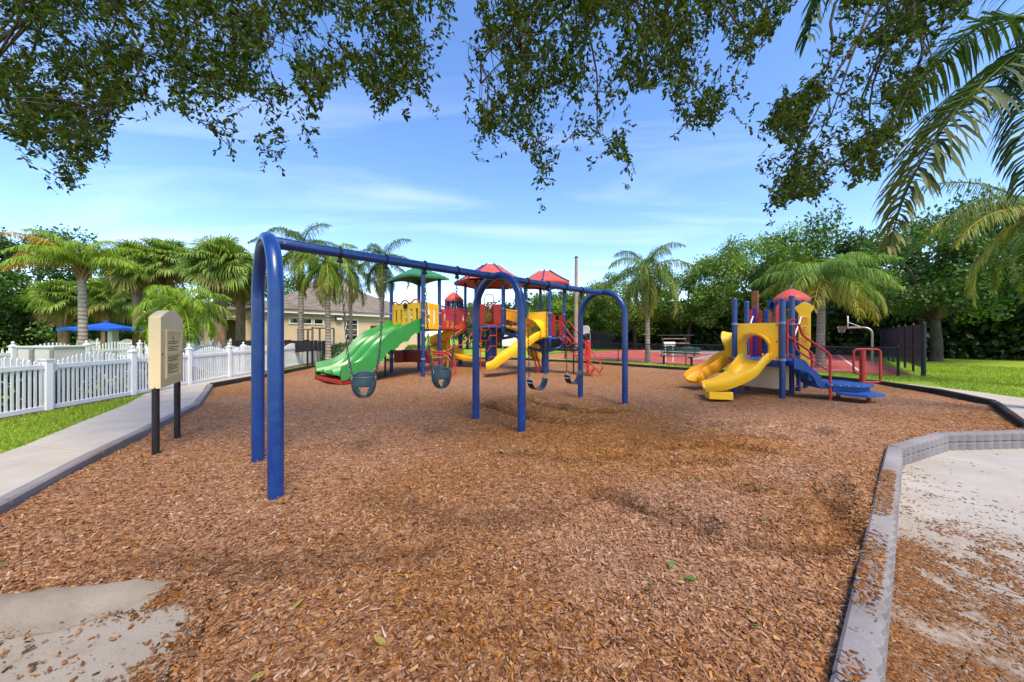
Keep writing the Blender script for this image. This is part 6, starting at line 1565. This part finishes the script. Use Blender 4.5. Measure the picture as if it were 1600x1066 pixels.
    MB().box(P(-1.0, 4.6, 1.5), (3.0, .2, 3.0), ux).build('porch_back', M['stucco'], t); MB().box(P(-2.4, 3.5, 1.5), (.2, 2.4, 3.0), ux).build('porch_side', M['stucco'], t)
    MB().box(P(-1.0, 3.3, 3.1), (3.6, 3.2, .16), ux).build('porch_roof', M['roof_tile'], t)
    MB().box(P(-1.0, 1.98, 2.62), (1.5, .1, .1), ux).build('arch_trim', M['stucco_trim'], t)
clubhouse()

# ------------------------------------------------------------------ pool yard things
def umbrella():
    c = V(bx(166, 15.6), 15.6, 0); t = thing('umbrella', 'large open blue square umbrella in the pool yard', 'umbrella', c)
    z0, z1, R = 1.76, 2.06, 1.38; n = 8
    MB().tube([c, c + V(0, 0, z1 + .06)], .035, 10).build('pole', M['dark_bronze'], t)
    cor = [c + V(math.cos(PI / 4 * k + .15) * R * (1 if k % 2 else .92), math.sin(PI / 4 * k + .15) * R * (1 if k % 2 else .92), z0) for k in range(n)]
    for k in range(n):
        mb = MB(); a, b = cor[k], cor[(k + 1) % n]; ap = c + V(0, 0, z1)
        mb.add([ap, a, a.lerp(b, .5) + V(0, 0, .05), b, a.lerp(ap, .5) + V(0, 0, -.02), b.lerp(ap, .5) + V(0, 0, -.02), a + V(0, 0, -.1), b + V(0, 0, -.1), a.lerp(b, .5) + V(0, 0, -.06)], [(0, 4, 5), (4, 1, 2), (4, 2, 5), (5, 2, 3), (1, 6, 8, 2), (2, 8, 7, 3)])
        o = mb.build('canopy_panel', M['umbrella_cloth'], t); s = o.modifiers.new('thick', 'SOLIDIFY'); s.thickness = .006
        MB().tube([c + V(0, 0, z1 - .03), cor[k] + V(0, 0, -.02)], .012, 5).build('rib', M['dark_bronze'], t)
    MB().lathe([(.05, z1), (.06, z1 + .05), (.02, z1 + .1)], c, 10).build('finial', M['umbrella_cloth'], t)
    MB().lathe([(.3, 0), (.3, .08), (.06, .12)], c, 16).build('base', M['dark_bronze'], t)
umbrella()
def white_column():
    c = V(bx(176, 16.6), 16.6, 0); t = thing('pergola_column', 'single white square column under the right half of the umbrella', 'column', c)
    MB().box(c + V(0, 0, .86), (.28, .28, 1.72)).build('shaft', M['white_trim'], t); MB().box(c + V(0, 0, 1.745), (.34, .34, .06)).build('cap', M['white_trim'], t); MB().box(c + V(0, 0, .08), (.46, .46, .16)).build('plinth', M['white_trim'], t)
white_column()
def cabinet(label, px0, px1, Y, z1, mat, dark):
    x0, x1 = bx(px0, Y), bx(px1, Y); c = V((x0 + x1) / 2, Y + .35, 0); t = thing('equipment_cabinet', label, 'cabinet', c, 'pool equipment cabinets'); w = x1 - x0
    MB().box(c + V(0, 0, z1 / 2), (w, .7, z1)).build('body', M[mat], t, bevel=.02); MB().box(c + V(0, 0, z1 + .02), (w + .06, .76, .05)).build('lid', M[mat], t, bevel=.01)
    MB().box(c + V(w / 2 - .05, -.355, z1 / 2), (.1, .02, z1 - .1)).build('vent', M[dark], t)
    for k in range(5): MB().box(c + V(-.05, -.354, .3 + k * .12), (w - .3, .012, .02)).build('louvre', M['dark_grey_cabinet'], t)
cabinet('grey-brown pool equipment cabinet, left of the pale one', 27, 52, 9.3, 1.13, 'grey_cabinet', 'dark_grey_cabinet')
cabinet('pale grey pool equipment cabinet with dark right edge', 54, 84, 9.2, 1.13, 'grey_cabinet', 'dark_grey_cabinet')
def railing(label, px0, px1, Y, z1):
    a, b = V(bx(px0, Y), Y, 0), V(bx(px1, Y), Y + .6, 0); t = thing('bronze_railing', label, 'railing', a)
    MB().tube([a + V(0, 0, z1), b + V(0, 0, z1)], .035, 8).build('top_rail', M['pole_wood'], t)
    for k in range(4): p = a.lerp(b, k / 3); MB().box(p + V(0, 0, z1 / 2), (.07, .07, z1 + (.12 if k == 0 else 0))).build('post', M['pole_wood'], t)
railing('brown wooden rail frame against the clubhouse wall', 488, 512, 17.5, 1.85)
railing('brown wooden rail frame beside the pale palm trunk', 466, 478, 18.0, 1.8)
def dark_screen(label, px0, px1, Y, z0, z1):
    a, b = V(bx(px0, Y), Y, 0), V(bx(px1, Y), Y + .4, 0); d = (b - a); t = thing('dark_screen', label, 'screen', a, 'dark screens behind the fence'); n = 5
    for k in range(n): MB().box(a.lerp(b, (k + .5) / n) + V(0, 0, (z0 + z1) / 2 + .02 * math.sin(k * 2)), (d.length / n - .01, .06, z1 - z0), d).build('panel', M['black_rubber'], t, bevel=.01)
    for k in range(2): p = a.lerp(b, k * .8 + .1); MB().box(p + V(0, .05, z0 / 2 + .1), (.06, .06, z0 + .2)).build('leg', M['black_post'], t)
dark_screen('low black screen behind the fence next to the arched doorway', 362, 398, 13.5, .7, 1.28)
dark_screen('low black screen behind the fence under the small square windows', 436, 476, 15.6, .7, 1.25)
dark_screen('low black screen behind the fence under the brown rail frame', 484, 508, 16.6, .7, 1.22)

# ------------------------------------------------------------------ court furniture
def chain_fence(name, label, pts, h, rails, post_r=.035, step=2.4, grp=None, skirt=.0, cloth='chain_link'):
    pts = [Vector(p) for p in pts]; t = thing(name, label, 'fence', pts[0], grp)
    for i in range(len(pts) - 1):
        a, b = pts[i], pts[i + 1]; L = (b - a).length; n = max(1, round(L / step)); d = (b - a).normalized()
        for k in range(n + 1):
            if i and k == 0: continue
            p = a.lerp(b, k / n); r = post_r * (1.6 if (k in (0, n)) else 1)
            MB().lathe([(r, -.1), (r, h + .02), (r * 1.15, h + .03), (r * .4, h + .08)], p, 10).build('post', M['black_fence'], t, smooth=40)
        for z in rails: MB().tube([a + V(0, 0, z), b + V(0, 0, z)], .022, 8).build('rail', M['black_fence'], t, smooth=40)
        for k in range(n):
            p, q = a.lerp(b, k / n), a.lerp(b, (k + 1) / n)
            me = bpy.data.meshes.new('wire_mesh'); me.from_pydata([p + V(0, 0, .04 + skirt), q + V(0, 0, .04 + skirt), q + V(0, 0, h), p + V(0, 0, h)], [], [(0, 1, 2, 3)])
            uv = me.uv_layers.new(name='UVMap'); l = (q - p).length
            for li, c in enumerate(((0, 0), (l, 0), (l, h), (0, h))): uv.data[li].uv = (c[0] * .707 - c[1] * .707, c[0] * .707 + c[1] * .707)
            link('wire_mesh', me, M[cloth], t)
    return t
chain_fence('screen_fence', 'tall black chain-link screen along the right side of the court', [V(14.15, 11.75, 0), C0 + CU * 15 - CV * .1 + V(.5, -.45, 0)], 1.86, (1.83, 1.08), .04, 2.1, skirt=.30, cloth='screen_cloth')
chain_fence('court_fence', 'low black chain-link fence along the near side of the court', [C0 + CU * -.35 + CV * .4, C0 + CU * -.35 + CV * 14], 1.05, (1.03,), .022, 3.6)
chain_fence('court_fence', 'low black chain-link fence around the far side of the court', [C0 + CU * 30.5 - CV * .5, C0 + CU * 30.5 + CV * 17.5, C0 + CU * 2 + CV * 17.6], 1.9, (1.88, 1.0), .03, 3.0)
def hoop(label, base, d, zt, s=1.0):
    t = thing('basketball_hoop', label, 'basketball hoop', base, 'basketball hoops on the court'); d = Vector(d).normalized(); n = V(-d.y, d.x, 0)
    arm = .95 * s
    MB().tube(rounded([base + V(0, 0, -.1), base + V(0, 0, zt), base + d * arm + V(0, 0, zt)], .42 * s, 10), .055 * s, 12).build('pole', M['galvanised'], t, smooth=40)
    c = base + d * (arm + .04) + V(0, 0, zt + .16 * s)
    bd = MB().prism([(-.42, -.18), (.42, -.18), (.5, .1), (.4, .34), (.2, .42), (-.2, .42), (-.4, .34), (-.5, .1)], c, n * s, (0, 0, 1), .04).build('backboard', M['white_board'], t, bevel=.01)
    rc = c + d * (.26 * s) + V(0, 0, -.1 * s)
    ring = [rc + (d * math.cos(a) + n * math.sin(a)) * (.2 * s) for a in np.linspace(0, 2 * PI, 18, endpoint=False)]
    MB().tube(ring, .012, 6, closed=True).build('rim', M['orange_plastic'], t, smooth=50)
    mb = MB()
    for k in range(12):
        a = 2 * PI * k / 12; 
        for sg in (-1, 1):
            p = [rc + (d * math.cos(a + sg * q * .26) + n * math.sin(a + sg * q * .26)) * (.2 * s * (1 - .42 * q / 3)) + V(0, 0, -.115 * s * q) for q in range(4)]; mb.tube(p, .006, 4, caps=False)
    mb.build('net', M['white_trim'], t)
    MB().tube([c + V(0, 0, .12) - d * .03, base + d * .35 + V(0, 0, zt + .02)], .014, 6).build('brace', M['galvanised'], t)
hoop('grey gooseneck basketball hoop in front of the tall black screen', V(16.55, 15.7, 0), V(-.72, .70, 0), 1.84, .8)
hoop('small far basketball hoop seen beside the farthest swing arch', V(bx(922, 26), 26, 0), V(-.8, -.6, 0), 1.72, .6)
def bench():
    a, b = V(bx(1031, 17.2), 17.2, 0), V(bx(1088, 15.6), 15.6, 0); u = (b - a).normalized(); n = V(-u.y, u.x, 0); L = (b - a).length
    t = thing('park_bench', 'dark metal park bench on the grass strip between mulch and court', 'bench', (a + b) / 2)
    for s_ in (.12, .88):
        p = a + u * (L * s_); MB().tube([p + V(0, 0, -.1), p + V(0, 0, .5)], .05, 10).build('leg', M['black_fence'], t)
        MB().tube([p + V(0, 0, .44) - n * .22, p + V(0, 0, .44) + n * .24, p + V(0, 0, .95) + n * .34], .025, 8).build('bracket', M['black_fence'], t)
    for k in range(4): MB().box((a + b) / 2 + V(0, 0, .475) + n * (-.18 + .12 * k), (L, .095, .03), u).build('seat_slat', M['bench_slat'], t, bevel=.006)
    for k in range(3): MB().box((a + b) / 2 + V(0, 0, .62 + .12 * k) + n * (.27 + .022 * k), (L, .025, .09), u).build('back_slat', M['bench_slat'], t, bevel=.006)
bench()
def small_sign():
    c = V(bx(1046, 18.3), 18.3, 0); t = thing('court_sign', 'small blank white board on two short legs behind the bench', 'sign', c)
    MB().box(c + V(0, 0, 1.03), (.62, .03, .2)).build('board', M['white_board'], t, bevel=.01)
    for s_ in (-.2, .2): MB().box(c + V(s_, .03, .47), (.05, .04, .95)).build('leg', M['white_board'], t)
small_sign()
def shelter():
    c = V(bx(1066, 23), 23, 0); t = thing('bleacher', 'weathered bleacher with stepped boards beyond the bench', 'bleacher', c)
    for k in range(4): MB().box(c + V(0, .4 * k, .35 + .3 * k), (1.9 - .1 * k, .26, .05)).build('plank', M['pole_wood'], t)
    for s_ in (-.8, .8):
        MB().tube([c + V(s_, -.1, 0), c + V(s_, 1.3, 1.3)], .03, 8).build('stringer', M['dark_bronze'], t); MB().tube([c + V(s_, 1.3, 0), c + V(s_, 1.3, 1.45)], .03, 8).build('leg', M['dark_bronze'], t)
    MB().box(c + V(.2, 1.35, 1.5), (2.6, .05, .07)).build('top_rail', M['dark_bronze'], t)
shelter()
def utility():
    c = V(bx(900, 24), 24, 0); t = thing('utility_pole', 'bare wooden utility pole rising above the farthest swing arch', 'utility pole', c)
    MB().tube([c + V(0, 0, -.2), c + V(0, 0, 3), c + V(.02, 0, 6.95)], [.16, .14, .10], 12).build('shaft', M['pole_wood'], t, smooth=40); MB().tube([c + V(.02, 0, 6.9), c + V(.02, 0, 7.02)], .11, 12).build('cap', M['dark_bronze'], t)
    MB().box(c + V(0, -.15, 1.6), (.12, .06, .3)).build('plate', M['galvanised'], t)
utility()
def board():
    c = V(bx(796, 22), 22, 0); t = thing('notice_board', 'blank white board on grey posts behind the towers', 'sign', c)
    MB().box(c + V(0, 0, 1.15), (.95, .05, .75)).build('board', M['white_board'], t, bevel=.01)
    for s_ in (-.42, .42): MB().box(c + V(s_, .05, .5), (.08, .06, 1.0)).build('leg', M['galvanised'], t)
board()
